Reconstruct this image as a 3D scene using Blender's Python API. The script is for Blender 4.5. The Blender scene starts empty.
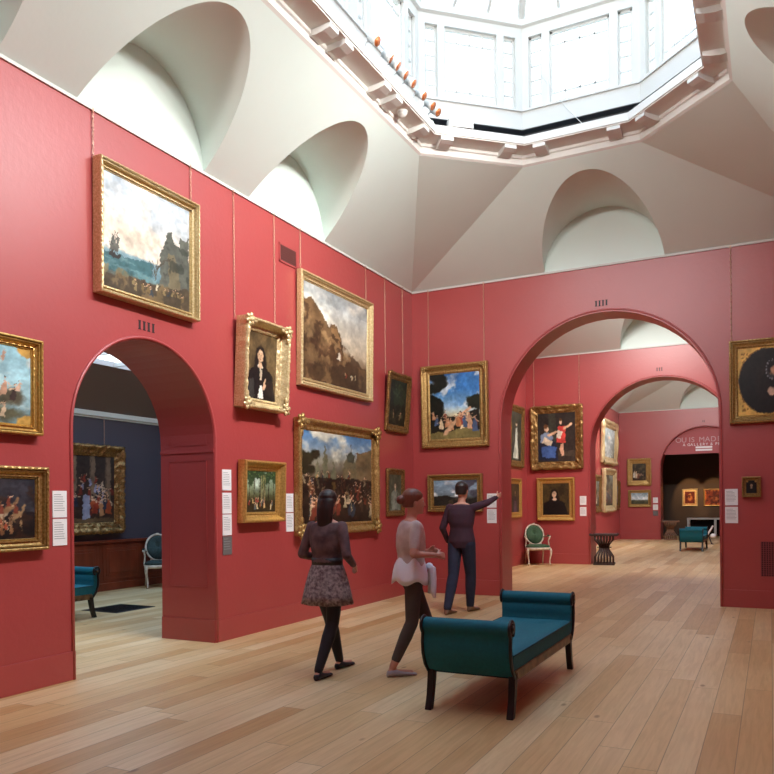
import bpy, bmesh, math, random
import numpy as np
from mathutils import Vector, Matrix, geometry
PI = math.pi
sc = bpy.context.scene
COL = sc.collection

# ------------------------------------------------------------------ camera, sky, portals, exposure
cam = bpy.data.cameras.new('camera'); co = bpy.data.objects.new('camera', cam); COL.objects.link(co); sc.camera = co
cam.sensor_width = 36; cam.sensor_fit = 'HORIZONTAL'; cam.lens = 757.716 / 774 * 36
cam.shift_x = -0.000385; cam.shift_y = 0.15268; cam.clip_start = 0.05; cam.clip_end = 200
def cam_basis(yaw, pit, rol):
    yaw, pit, rol = map(math.radians, (yaw, pit, rol))
    F = Vector((-math.sin(yaw) * math.cos(pit), math.cos(yaw) * math.cos(pit), math.sin(pit)))
    Rt = Vector((math.cos(yaw), math.sin(yaw), 0)); U = Rt.cross(F)
    return math.cos(rol) * Rt - math.sin(rol) * U, math.sin(rol) * Rt + math.cos(rol) * U, F
_r, _u, _F = cam_basis(26.838, -0.077, 0.562)
M3 = Matrix((_r, _u, -_F)).transposed(); co.matrix_world = Matrix.Translation((0, 0, 1.45)) @ M3.to_4x4()

w = bpy.data.worlds.new('sky'); sc.world = w; w.use_nodes = True
nt = w.node_tree; nt.nodes.clear()
wo = nt.nodes.new('ShaderNodeOutputWorld'); bgn = nt.nodes.new('ShaderNodeBackground'); tcn = nt.nodes.new('ShaderNodeTexCoord')
sx = nt.nodes.new('ShaderNodeSeparateXYZ'); rp = nt.nodes.new('ShaderNodeValToRGB'); rp.color_ramp.elements[0].color = (1, .98, .95, 1)
rp.color_ramp.elements[1].color = (0.40, 0.62, 0.92, 1); rp.color_ramp.elements[0].position = 0.10; rp.color_ramp.elements[1].position = 0.7
cl = nt.nodes.new('ShaderNodeTexNoise'); cl.inputs['Scale'].default_value = 2.2; cl.inputs['Detail'].default_value = 5
mxw = nt.nodes.new('ShaderNodeMix'); mxw.data_type = 'RGBA'; crw = nt.nodes.new('ShaderNodeValToRGB')
crw.color_ramp.elements[0].position = .55; crw.color_ramp.elements[1].position = .70
nt.links.new(tcn.outputs['Generated'], sx.inputs[0]); nt.links.new(sx.outputs['Z'], rp.inputs[0])
nt.links.new(tcn.outputs['Generated'], cl.inputs['Vector']); nt.links.new(cl.outputs['Fac'], crw.inputs[0])
nt.links.new(crw.outputs['Color'], mxw.inputs[0]); nt.links.new(rp.outputs['Color'], mxw.inputs[6]); mxw.inputs[7].default_value = (1, 1, 1, 1)
nt.links.new(mxw.outputs[2], bgn.inputs['Color']); bgn.inputs['Strength'].default_value = 3.3
nt.links.new(bgn.outputs[0], wo.inputs['Surface'])
for nm, px, py, pz, sxx, syy in (('lantern_daylight', -2.12, 5.39, 6.62, 3.7, 7.8), ('lantern_daylight', -2.12, 14.99, 6.62, 3.7, 3.2),
                                 ('lantern_daylight', -2.12, 24.5, 6.62, 3.7, 7.8), ('skylight_daylight', -8.1, 7.5, 3.78, 2.6, 7.6)):
    l = bpy.data.lights.new(nm, 'AREA'); l.shape = 'RECTANGLE'; l.size = sxx; l.size_y = syy; l.cycles.is_portal = True
    o = bpy.data.objects.new(nm, l); o.location = (px, py, pz); COL.objects.link(o)
vs = sc.view_settings; vs.view_transform = 'Standard'; vs.look = 'None'; vs.exposure = 0.62; vs.gamma = 1; vs.use_curve_mapping = False
sc.cycles.use_denoising = True; sc.cycles.max_bounces = 10; sc.cycles.diffuse_bounces = 4; sc.cycles.glossy_bounces = 3
sc.cycles.transparent_max_bounces = 12; sc.cycles.caustics_reflective = False; sc.cycles.sample_clamp_indirect = 12

# ------------------------------------------------------------------ materials
def lin(c):
    return tuple(((x / 12.92) if x <= .04045 else ((x + .055) / 1.055) ** 2.4) for x in c)
def hexc(s): return tuple(int(s[i:i + 2], 16) / 255 for i in (0, 2, 4))
def node(nt, t, **kw):
    n = nt.nodes.new(t)
    for k, v in kw.items(): setattr(n, k, v)
    return n
def mat(name, col, rough=.5, metal=0, var=.0, vscale=8, bump=0, bscale=60, col2=None, spec=None, aniso=None, sheen=0, coat=0):
    m = bpy.data.materials.new(name); m.use_nodes = True; nt = m.node_tree; b = nt.nodes['Principled BSDF']
    c = lin(hexc(col)) if isinstance(col, str) else col
    b.inputs['Base Color'].default_value = (*c, 1); b.inputs['Roughness'].default_value = rough; b.inputs['Metallic'].default_value = metal
    if spec is not None: b.inputs['Specular IOR Level'].default_value = spec
    if sheen: b.inputs['Sheen Weight'].default_value = sheen
    if coat: b.inputs['Coat Weight'].default_value = coat; b.inputs['Coat Roughness'].default_value = .4; b.inputs['Coat IOR'].default_value = 1.5
    tc = node(nt, 'ShaderNodeTexCoord')
    src = tc.outputs['Object']
    if aniso:
        mp = node(nt, 'ShaderNodeMapping'); mp.inputs['Scale'].default_value = aniso; nt.links.new(src, mp.inputs[0]); src = mp.outputs[0]
    if var or col2:
        n = node(nt, 'ShaderNodeTexNoise'); n.inputs['Scale'].default_value = vscale; n.inputs['Detail'].default_value = 5; nt.links.new(src, n.inputs['Vector'])
        r = node(nt, 'ShaderNodeValToRGB'); r.color_ramp.elements[0].position = .35; r.color_ramp.elements[1].position = .65
        c2 = lin(hexc(col2)) if col2 else tuple(x * (1 - var) for x in c)
        r.color_ramp.elements[0].color = (*c2, 1); r.color_ramp.elements[1].color = (*c, 1)
        nt.links.new(n.outputs['Fac'], r.inputs[0]); nt.links.new(r.outputs[0], b.inputs['Base Color'])
    if bump:
        n = node(nt, 'ShaderNodeTexNoise'); n.inputs['Scale'].default_value = bscale; n.inputs['Detail'].default_value = 3; nt.links.new(src, n.inputs['Vector'])
        bp = node(nt, 'ShaderNodeBump'); bp.inputs['Strength'].default_value = bump; bp.inputs['Distance'].default_value = .01
        nt.links.new(n.outputs['Fac'], bp.inputs['Height']); nt.links.new(bp.outputs[0], b.inputs['Normal'])
    return m
M = {}
M['red'] = mat('red_wall_paint', 'ab4140', .42, var=.05, vscale=1.5, bump=.25, bscale=22, spec=.5, coat=.75)
M['white'] = mat('white_plaster', 'dcebe5', .75, var=.03, vscale=1.2, bump=.1, bscale=15)
M['joinery'] = mat('white_joinery', 'cfcec9', .5)
M['gap'] = mat('painted_recess_shade', '54565a', .8)  # dark grey paints in the shadow of the slot behind the ledge
M['grey_wall'] = mat('slate_wall_paint', '4a464e', .55, var=.05, vscale=2)
M['cove'] = mat('taupe_shade_plaster', '7a6e66', .8)  # taupe tone carries the shade on slopes the skylight misses
M['wood_panel'] = mat('mahogany', '83381e', .38, var=.35, vscale=6, aniso=(1, 1, .25), spec=.5)
M['brown_wall'] = mat('dark_brown_wall_paint', '4e3d30', .7)
M['gilt'] = mat('gilding', 'c2a064', .38, metal=.65, col2='967440', vscale=55, bump=.3, bscale=40)
M['gilt_pale'] = mat('pale_gilding', 'e3cfa0', .4, metal=.45, col2='c4a874', vscale=60, bump=.3, bscale=40)
M['gilt_dark'] = mat('worn_gilding', 'a8804a', .42, metal=.65, col2='6a4e2a', vscale=50, bump=.4, bscale=40)
M['gilt_bright'] = mat('bright_gilding', 'dcb468', .36, metal=.65, col2='c09850', vscale=45, bump=.2, bscale=40)
M['back'] = mat('frame_back_wood', '5a3d22', .8)
M['brass'] = mat('dull_brass', 'd8b098', .45, metal=.6)
M['steel'] = mat('dark_steel', '5b4a48', .5, metal=.6)
M['card'] = mat('white_card', 'eeecea', .6)
M['greycard'] = mat('grey_card', '6a6462', .6)
M['ink'] = mat('grey_print', '9a9a9a', .7)
M['black'] = mat('black_paint', '2c2526', .6)
M['vent'] = mat('bronze_grille', '6e3c38', .5); M['vent_red'] = mat('red_painted_grille', '8a3c3e', .5)
M['void'] = mat('painted_hollow_dark', '120c0c', .9)  # near-black that paints in the darkness of hollows
M['teal'] = mat('teal_wool', '066573', .8, var=.12, vscale=40, bump=.25, bscale=300)
M['teal_dark'] = mat('dark_teal_wool', '0d3d47', .85, var=.12, vscale=40, bump=.25, bscale=300)
M['ebony'] = mat('ebonised_wood', '191a19', .4, var=.3, vscale=12)
M['bronze'] = mat('bronzed_rail', '7d6a4a', .4, metal=.5, col2='4c4030', vscale=12)
M['cream'] = mat('cream_painted_wood', 'ddd0bd', .4, col2='b8a68c', vscale=14)
M['green'] = mat('green_damask', '3f5d3c', .8, col2='2a4430', vscale=35, bump=.2, bscale=120)
M['green_dk'] = mat('grey_green_damask', '35443f', .8, col2='26332f', vscale=35)
M['walnut'] = mat('dark_walnut', '3a2018', .4, var=.3, vscale=10)
M['oakmid'] = mat('mid_oak', '8a6448', .45, var=.3, vscale=10)
M['rug'] = mat('dark_grille_mat', '2c2b2d', .7)
M['skin'] = mat('skin', 'c98f78', .5, var=.05, vscale=9)
M['hair'] = mat('dark_brown_hair', '2b1d18', .45, var=.3, vscale=30, aniso=(1, 1, .2), bump=.3, bscale=90)
M['hair_red'] = mat('auburn_hair', '7a4430', .45, var=.3, vscale=30, aniso=(1, 1, .2), bump=.3, bscale=90)
M['mauve'] = mat('mauve_brown_jersey', '6b5150', .85, col2='4c3638', vscale=12, bump=.2, bscale=60)
M['belt'] = mat('dark_brown_leather', '24150f', .5)
M['skirt'] = mat('grey_patterned_fabric', 'a39490', .85, col2='5c4a4a', vscale=38, bump=.3, bscale=60)
M['tights'] = mat('black_tights', '15151a', .6)
M['blackshoe'] = mat('black_suede', '16181d', .6)
M['blouse'] = mat('cream_blouse', 'cdbab0', .8, col2='b59a90', vscale=8, bump=.2, bscale=40)
M['cardigan'] = mat('white_cotton', 'efedf0', .85, var=.06, vscale=8, bump=.2, bscale=40)
M['legging'] = mat('charcoal_leggings', '4f463f', .8, var=.15, vscale=9)
M['pump'] = mat('grey_leather', '9a9298', .45)
M['purple'] = mat('dark_plum_jersey', '3f2230', .85, var=.2, vscale=8, bump=.2, bscale=50)
M['navy'] = mat('navy_denim', '262a40', .85, var=.2, vscale=20)
M['sock'] = mat('mauve_grey_denim', '4e3c4a', .85, var=.15, vscale=20)
M['boot'] = mat('tan_suede', '7a5a42', .7, var=.2, vscale=12)
M['lampface'] = mat('copper_reflector', 'c4703e', .35, metal=.4)
M['ledge'] = mat('dusty_white_ledge', 'd8d6d0', .6)
M['tymp'] = mat('tympanum_paint', 'b0585a', .6)
def glass_mat():
    m = bpy.data.materials.new('window_glass'); m.use_nodes = True; nt = m.node_tree; nt.nodes.clear()
    o = node(nt, 'ShaderNodeOutputMaterial'); t = node(nt, 'ShaderNodeBsdfTransparent'); g = node(nt, 'ShaderNodeBsdfGlossy'); x = node(nt, 'ShaderNodeMixShader')
    t.inputs[0].default_value = (.93, .96, .96, 1); g.inputs['Roughness'].default_value = .05; x.inputs[0].default_value = .05
    nt.links.new(t.outputs[0], x.inputs[1]); nt.links.new(g.outputs[0], x.inputs[2]); nt.links.new(x.outputs[0], o.inputs[0])
    return m
M['glass'] = glass_mat()
def floor_mat():
    m = bpy.data.materials.new('oak_boards'); m.use_nodes = True; nt = m.node_tree; b = nt.nodes['Principled BSDF']; L = nt.links
    tc = node(nt, 'ShaderNodeTexCoord'); s = node(nt, 'ShaderNodeSeparateXYZ'); L.new(tc.outputs['Object'], s.inputs[0])
    def mth(op, a, bb=None, c=None):
        n = node(nt, 'ShaderNodeMath', operation=op)
        for i, v in enumerate((a, bb, c)):
            if v is None: continue
            if isinstance(v, (int, float)): n.inputs[i].default_value = v
            else: L.new(v, n.inputs[i])
        return n.outputs[0]
    W, LN = .185, 2.3
    xr = mth('DIVIDE', s.outputs['X'], W); xi = mth('FLOOR', xr); xf = mth('FRACT', xr)
    wn = node(nt, 'ShaderNodeTexWhiteNoise', noise_dimensions='1D'); L.new(xi, wn.inputs['W'])
    yr = mth('ADD', mth('DIVIDE', s.outputs['Y'], LN), mth('MULTIPLY', wn.outputs['Value'], 7.3)); yi = mth('FLOOR', yr); yf = mth('FRACT', yr)
    cmb = node(nt, 'ShaderNodeCombineXYZ'); L.new(xi, cmb.inputs[0]); L.new(yi, cmb.inputs[1])
    w2 = node(nt, 'ShaderNodeTexWhiteNoise', noise_dimensions='3D'); L.new(cmb.outputs[0], w2.inputs['Vector'])
    r = node(nt, 'ShaderNodeValToRGB'); e = r.color_ramp.elements
    e[0].color = (*lin(hexc('c99f6c')), 1); e[1].color = (*lin(hexc('e8cb9e')), 1)
    k = r.color_ramp.elements.new(.3); k.color = (*lin(hexc('d8b480')), 1)
    k = r.color_ramp.elements.new(.6); k.color = (*lin(hexc('deBd8c')), 1)
    L.new(w2.outputs['Value'], r.inputs[0])
    # grain: stretched noise, shifted per board
    mp = node(nt, 'ShaderNodeVectorMath', operation='MULTIPLY'); L.new(tc.outputs['Object'], mp.inputs[0]); mp.inputs[1].default_value = (26, 1.6, 1)
    ad = node(nt, 'ShaderNodeVectorMath', operation='ADD'); L.new(mp.outputs[0], ad.inputs[0])
    sc3 = node(nt, 'ShaderNodeVectorMath', operation='SCALE'); L.new(w2.outputs['Color'], sc3.inputs[0]); sc3.inputs['Scale'].default_value = 40; L.new(sc3.outputs[0], ad.inputs[1])
    gn = node(nt, 'ShaderNodeTexNoise'); gn.inputs['Scale'].default_value = 1.3; gn.inputs['Detail'].default_value = 7; gn.inputs['Distortion'].default_value = .8; L.new(ad.outputs[0], gn.inputs['Vector'])
    gr = node(nt, 'ShaderNodeValToRGB'); gr.color_ramp.elements[0].position = .3; gr.color_ramp.elements[0].color = (.76, .71, .65, 1); gr.color_ramp.elements[1].position = .62; gr.color_ramp.elements[1].color = (1, 1, 1, 1)
    L.new(gn.outputs['Fac'], gr.inputs[0])
    mx = node(nt, 'ShaderNodeMix', data_type='RGBA', blend_type='MULTIPLY'); mx.inputs[0].default_value = .6; L.new(r.outputs[0], mx.inputs[6]); L.new(gr.outputs[0], mx.inputs[7])
    # worn patches and knots
    pn = node(nt, 'ShaderNodeTexNoise'); pn.inputs['Scale'].default_value = 1.1; pn.inputs['Detail'].default_value = 4; L.new(tc.outputs['Object'], pn.inputs['Vector'])
    pr = node(nt, 'ShaderNodeValToRGB'); pr.color_ramp.elements[0].position = .35; pr.color_ramp.elements[0].color = (.95, .90, .83, 1); pr.color_ramp.elements[1].position = .6; pr.color_ramp.elements[1].color = (1, 1, 1, 1); L.new(pn.outputs['Fac'], pr.inputs[0])
    m2 = node(nt, 'ShaderNodeMix', data_type='RGBA', blend_type='MULTIPLY'); m2.inputs[0].default_value = .8; L.new(mx.outputs[2], m2.inputs[6]); L.new(pr.outputs[0], m2.inputs[7])
    mpk = node(nt, 'ShaderNodeVectorMath', operation='MULTIPLY'); L.new(tc.outputs['Object'], mpk.inputs[0]); mpk.inputs[1].default_value = (1, .45, 1)
    vo = node(nt, 'ShaderNodeTexVoronoi'); vo.inputs['Scale'].default_value = 3.2; L.new(mpk.outputs[0], vo.inputs['Vector'])
    kr = node(nt, 'ShaderNodeValToRGB'); kr.color_ramp.elements[0].position = .03; kr.color_ramp.elements[0].color = (.34, .22, .14, 1); kr.color_ramp.elements[1].position = .075; kr.color_ramp.elements[1].color = (1, 1, 1, 1); L.new(vo.outputs['Distance'], kr.inputs[0])
    m3 = node(nt, 'ShaderNodeMix', data_type='RGBA', blend_type='MULTIPLY'); m3.inputs[0].default_value = .7; L.new(m2.outputs[2], m3.inputs[6]); L.new(kr.outputs[0], m3.inputs[7])
    # joints
    dx = mth('MINIMUM', xf, mth('SUBTRACT', 1, xf)); dy = mth('MINIMUM', yf, mth('SUBTRACT', 1, yf))
    gx = mth('LESS_THAN', dx, .014); gy = mth('LESS_THAN', dy, .0013); gap = mth('MAXIMUM', gx, gy)
    m4 = node(nt, 'ShaderNodeMix', data_type='RGBA'); L.new(mth('MULTIPLY', gap, .55), m4.inputs[0]); L.new(m3.outputs[2], m4.inputs[6]); m4.inputs[7].default_value = (.12, .07, .04, 1)
    L.new(m4.outputs[2], b.inputs['Base Color'])
    b.inputs['Roughness'].default_value = .42; b.inputs['Specular IOR Level'].default_value = .45
    bp = node(nt, 'ShaderNodeBump'); bp.inputs['Strength'].default_value = .3; bp.inputs['Distance'].default_value = .004
    L.new(mth('SUBTRACT', gn.outputs['Fac'], gap), bp.inputs['Height']); L.new(bp.outputs[0], b.inputs['Normal'])
    return m
M['floor'] = floor_mat()
def art_mat():
    m = bpy.data.materials.new('oil_paint'); m.use_nodes = True; nt = m.node_tree; b = nt.nodes['Principled BSDF']
    a = node(nt, 'ShaderNodeVertexColor'); a.layer_name = 'Col'; nt.links.new(a.outputs[0], b.inputs['Base Color'])
    b.inputs['Roughness'].default_value = .45; b.inputs['Specular IOR Level'].default_value = .35
    tc = node(nt, 'ShaderNodeTexCoord'); n = node(nt, 'ShaderNodeTexNoise'); n.inputs['Scale'].default_value = 120; nt.links.new(tc.outputs['Object'], n.inputs['Vector'])
    bp = node(nt, 'ShaderNodeBump'); bp.inputs['Strength'].default_value = .15; bp.inputs['Distance'].default_value = .003; nt.links.new(n.outputs['Fac'], bp.inputs['Height']); nt.links.new(bp.outputs[0], b.inputs['Normal'])
    return m
M['art'] = art_mat()

# ------------------------------------------------------------------ mesh helpers
class MB:
    def __init__(s): s.v = []; s.f = []; s.sm = []; s.mi = []; s.m = 0
    def add(s, vs, fs, smooth=False):
        b = len(s.v); s.v += [tuple(x) for x in vs]
        for f in fs: s.f.append([i + b for i in f]); s.sm.append(smooth); s.mi.append(s.m)
        return s
    def box(s, x0, x1, y0, y1, z0, z1):
        v = [(x0, y0, z0), (x1, y0, z0), (x1, y1, z0), (x0, y1, z0), (x0, y0, z1), (x1, y0, z1), (x1, y1, z1), (x0, y1, z1)]
        return s.add(v, [(0, 3, 2, 1), (4, 5, 6, 7), (0, 1, 5, 4), (1, 2, 6, 5), (2, 3, 7, 6), (3, 0, 4, 7)])
    def obox(s, c, ax, ay, az):   # centre and three half-axis vectors
        c, ax, ay, az = map(Vector, (c, ax, ay, az)); v = []
        for k in (-1, 1):
            for j, i in ((-1, -1), (-1, 1), (1, 1), (1, -1)): v.append(c + ax * i + ay * j + az * k)
        return s.add(v, [(0, 3, 2, 1), (4, 5, 6, 7), (0, 1, 5, 4), (1, 2, 6, 5), (2, 3, 7, 6), (3, 0, 4, 7)])
    def tube(s, pts, r, n=8, caps=True, closed=False, flat=1.0, upv=None):
        pts = [Vector(p) for p in pts]; N = len(pts); rr = r if isinstance(r, (list, tuple)) else [r] * N
        vs = []; up = Vector(upv) if upv else None
        for i, p in enumerate(pts):
            a = pts[(i - 1) % N] if (i > 0 or closed) else p; bq = pts[(i + 1) % N] if (i < N - 1 or closed) else p
            t = (bq - a).normalized()
            if up is None: up = Vector((0, 0, 1)) if abs(t.z) < .9 else Vector((1, 0, 0))
            x = t.cross(up); x = x.normalized() if x.length > 1e-6 else t.orthogonal().normalized()
            y = x.cross(t).normalized()
            if not upv: up = y
            for k in range(n):
                an = 2 * PI * k / n; vs.append(p + x * math.cos(an) * rr[i] + y * math.sin(an) * rr[i] * flat)
        fs = []
        for i in range(N if closed else N - 1):
            for k in range(n):
                a = i * n + k; b = i * n + (k + 1) % n; j = (i + 1) % N
                fs.append((a, b, j * n + (k + 1) % n, j * n + k))
        if caps and not closed: fs.append(tuple(range(n - 1, -1, -1))); fs.append(tuple((N - 1) * n + k for k in range(n)))
        return s.add(vs, fs, True)
    def ell(s, c, rx, ry, rz, n=12, m=8, rot=None):
        vs = []; c = Vector(c)
        for j in range(m + 1):
            ph = PI * j / m
            for k in range(n):
                th = 2 * PI * k / n; p = Vector((rx * math.sin(ph) * math.cos(th), ry * math.sin(ph) * math.sin(th), rz * math.cos(ph)))
                if rot: p = rot @ p
                vs.append(c + p)
        fs = [(j * n + k, (j + 1) * n + k, (j + 1) * n + (k + 1) % n, j * n + (k + 1) % n) for j in range(m) for k in range(n)]
        return s.add(vs, fs, True)
    def cap(s, a, b, ra, rb, n=12):    # tapered capsule
        a, b = Vector(a), Vector(b); d = (b - a); L = d.length; t = d.normalized(); pts = []; rs = []
        for k in range(5):
            an = -PI / 2 + PI / 2 * k / 4; pts.append(a + t * ra * math.sin(an)); rs.append(max(ra * math.cos(an), 1e-4))
        for k in range(5):
            an = PI / 2 * k / 4; pts.append(b + t * rb * math.sin(an)); rs.append(max(rb * math.cos(an), 1e-4))
        return s.tube(pts, rs, n)
    def loft(s, rings, n=24, caps=True, closed=False):    # rings: lists of points of equal count
        N = len(rings[0]); vs = [p for r in rings for p in r]; R = len(rings)
        fs = [(i * N + k, i * N + (k + 1) % N, ((i + 1) % R) * N + (k + 1) % N, ((i + 1) % R) * N + k) for i in range(R if closed else R - 1) for k in range(N)]
        if caps and not closed: fs += [tuple(range(N - 1, -1, -1)), tuple((R - 1) * N + k for k in range(N))]
        return s.add(vs, fs, True)
    def grid(s, rows, smooth=True):
        H, W = len(rows), len(rows[0]); vs = [p for r in rows for p in r]
        return s.add(vs, [(j * W + i, j * W + i + 1, (j + 1) * W + i + 1, (j + 1) * W + i) for j in range(H - 1) for i in range(W - 1)], smooth)
    def poly(s, pts):
        t = geometry.tessellate_polygon([[Vector(p) for p in pts]]); return s.add(pts, [tuple(x) for x in t])
    def build(s, name, mats, parent=None, bevel=0, fixn=True):
        me = bpy.data.meshes.new(name); me.from_pydata(s.v, [], s.f)
        me.polygons.foreach_set('use_smooth', s.sm); me.polygons.foreach_set('material_index', s.mi)
        for m in (mats if isinstance(mats, (list, tuple)) else [mats]): me.materials.append(m)
        if fixn:
            bm = bmesh.new(); bm.from_mesh(me); bmesh.ops.recalc_face_normals(bm, faces=bm.faces); bm.to_mesh(me); bm.free()
        o = bpy.data.objects.new(name, me); COL.objects.link(o)
        if parent: o.parent = parent
        if bevel:
            b = o.modifiers.new('bevel', 'BEVEL'); b.width = bevel; b.segments = 2; b.limit_method = 'ANGLE'
        return o
def tag(o, label=None, cat=None, group=None, kind=None):
    if label: o['label'] = label
    if cat: o['category'] = cat
    if group: o['group'] = group
    if kind: o['kind'] = kind
    return o
def empty(name, loc=(0, 0, 0), rz=0):
    o = bpy.data.objects.new(name, None); o.location = loc; o.rotation_euler = (0, 0, rz); o.empty_display_size = .1; COL.objects.link(o); return o
def struct(o): o['kind'] = 'structure'; return o
def copy_tree(o, parent=None):
    c = o.copy(); COL.objects.link(c); c.parent = parent
    for ch in list(o.children): copy_tree(ch, c)
    return c

# ------------------------------------------------------------------ the building
XL, XR, H, ZO = -5.249, .919, 4.922, 5.875
XC = (XL + XR) / 2 + .03
T = .74
ROOMS = [(-.56, 11.337), (11.837, 17.844), (18.464, 30.44)]
o = MB().box(-10.4, 1.7, -1.3, 34.5, -.06, 0).build('floor', M['floor']); struct(o)

def arch_pts(c, r, z, n=28):    # from right spring over the top to left spring
    return [(c + r * math.cos(PI * k / n), z + r * math.sin(PI * k / n)) for k in range(n + 1)]
def wall_arch(name, axis, pos, th, u0, u1, ztop, arches, m):
    # front polygon with notches, extruded by th along the axis normal
    out = [(u0, 0)]
    for (c, r, z) in arches: out += [(c - r, 0)] + arch_pts(c, r, z)[::-1] + [(c + r, 0)]
    out += [(u1, 0), (u1, ztop), (u0, ztop)]
    P = (lambda u, z, d: (pos + d, u, z)) if axis == 'x' else (lambda u, z, d: (u, pos + d, z))
    b = MB(); f = [P(u, z, 0) for u, z in out]; k = [P(u, z, th) for u, z in out]
    b.poly(f); b.poly(k)
    n = len(out)
    for i in range(n):
        j = (i + 1) % n; b.add([f[i], f[j], k[j], k[i]], [(0, 1, 2, 3)])
    bmv = b.build(name, m, fixn=False)
    bm = bmesh.new(); bm.from_mesh(bmv.data); bmesh.ops.remove_doubles(bm, verts=bm.verts, dist=1e-5); bmesh.ops.recalc_face_normals(bm, faces=bm.faces); bm.to_mesh(bmv.data); bm.free()
    return struct(bmv)
LA = (5.417, .907, 2.113); BA = (-2.1825, 1.5555, 2.68)
def solid(name, m, *boxes):
    b = MB()
    for q in boxes: b.box(*q)
    return struct(b.build(name, m))
# room 1
wall_arch('wall_left', 'x', XL, -T, -.56 - .3, 11.337, H, [LA], M['red'])
solid('wall_right', M['red'], (XR, XR + .4, -.96, 30.44 + 4, 0, H))
solid('wall_front', M['red'], (XL - T, XR, -.96, -.56, 0, H))
wall_arch('wall_back', 'y', 11.337, .50, XL - T, XR, H, [BA], M['red'])
# room 2 and room 3
solid('wall_left', M['red'], (XL - T, XL, 11.837, 17.844, 0, H))
wall_arch('wall_back', 'y', 17.844, .62, XL - T, XR, H, [BA], M['red'])
solid('wall_left', M['red'], (XL - T, XL, 18.464, 30.44, 0, H))
wall_arch('wall_back', 'y', 30.44, .75, XL - T, XR, H, [BA], M['red'])

def ceiling(y0, y1):
    # octagon corners of the lantern opening
    hx, sx_ = 1.813, .752; dy0, dyo = (y1 - 9.76 + 0) if False else 1.577, 2.547
    if y1 - y0 < 8: pass
    x0, x1 = XL, XR; Yb, Yo = y1 - dy0, y1 - dyo; Ya, Yp = y0 + dy0, y0 + dyo
    oc = [(XC - hx, Yo), (XC - sx_, Yb), (XC + sx_, Yb), (XC + hx, Yo), (XC + hx, Yp), (XC + sx_, Ya), (XC - sx_, Ya), (XC - hx, Yp)]
    b = MB(); rise, r = .84, .81; yc = (y0 + y1) / 2 + (0 if y1 - y0 < 8 else 0)
    if y1 - y0 > 8: cs = [yc - 2.375, yc, yc + 2.375]
    else: cs = [yc]
    sides = [('L', cs, (x0, y0), (x0, y1), oc[0], oc[7]), ('B', [XC - .03], (x0, y1), (x1, y1), oc[2], oc[1]),
             ('R', cs, (x1, y0), (x1, y1), oc[3], oc[4]), ('F', [XC - .03], (x0, y0), (x1, y0), oc[5], oc[6])]
    for sd, cen, A, B, oB, oA in sides:
        if sd in 'LR': dist = abs(oB[0] - A[0]); nx = (1 if sd == 'L' else -1, 0)
        else: dist = abs(oB[1] - A[1]); nx = (0, -1 if sd == 'B' else 1)
        k = dist / (ZO - H)
        def P(u, z, d):
            return (A[0] + nx[0] * d, u, z) if sd in 'LR' else (u, A[1] + nx[1] * d, z)
        low = [(A[0], A[1], H)]
        for c in cen:
            rr = r if sd in 'LR' else .86
            arc = [(c - rr * math.cos(PI * i / 36), H + rise * math.sin(PI * i / 36)) for i in range(37)]
            shf = {0: .10, 1: -.07, 2: -.19}[cen.index(c)] if sd in 'LR' and len(cen) == 3 else (.05 if sd in 'BF' else 0)
            def U(u, z, q): s_ = (z - H) / rise * q; return u + (shf - (u - c) * .09) * s_
            low += [P(U(u, z, 1), z, (z - H) * k) for u, z in arc]
            rows = [[P(U(u, z, q / 6), z, (z - H) * k * q / 6) for u, z in arc] for q in range(7)]
            b.grid(rows, True)
            b.poly([P(u, z, 0) for u, z in arc])
        b.poly(low + [(B[0], B[1], H), (*oB, ZO), (*oA, ZO)])
    for c, p, q in (((x0, y1), oc[0], oc[1]), ((x1, y1), oc[2], oc[3]), ((x1, y0), oc[4], oc[5]), ((x0, y0), oc[6], oc[7])):
        b.add([(*c, H), (*p, ZO), (*q, ZO)], [(0, 1, 2)])
    o = b.build('ceiling', M['white'], fixn=False); struct(o)
    # thin white picture rail at the wall head
    t = MB(); g = .018
    t.box(x0, x0 + g, y0, y1, H - .02, H + .008); t.box(x1 - g, x1, y0, y1, H - .02, H + .008)
    t.box(x0, x1, y1 - g, y1, H - .02, H + .008); t.box(x0, x1, y0, y0 + g, H - .02, H + .008)
    trim(t.build('trim', M['joinery']))
    return oc
NT = [0]; NW = [0]
def trim(o): NT[0] += 1; o.name = 'trim_%d' % NT[0]; return struct(o)
def win(o): NW[0] += 1; o.name = 'window_%d' % NW[0]; return struct(o)

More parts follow.
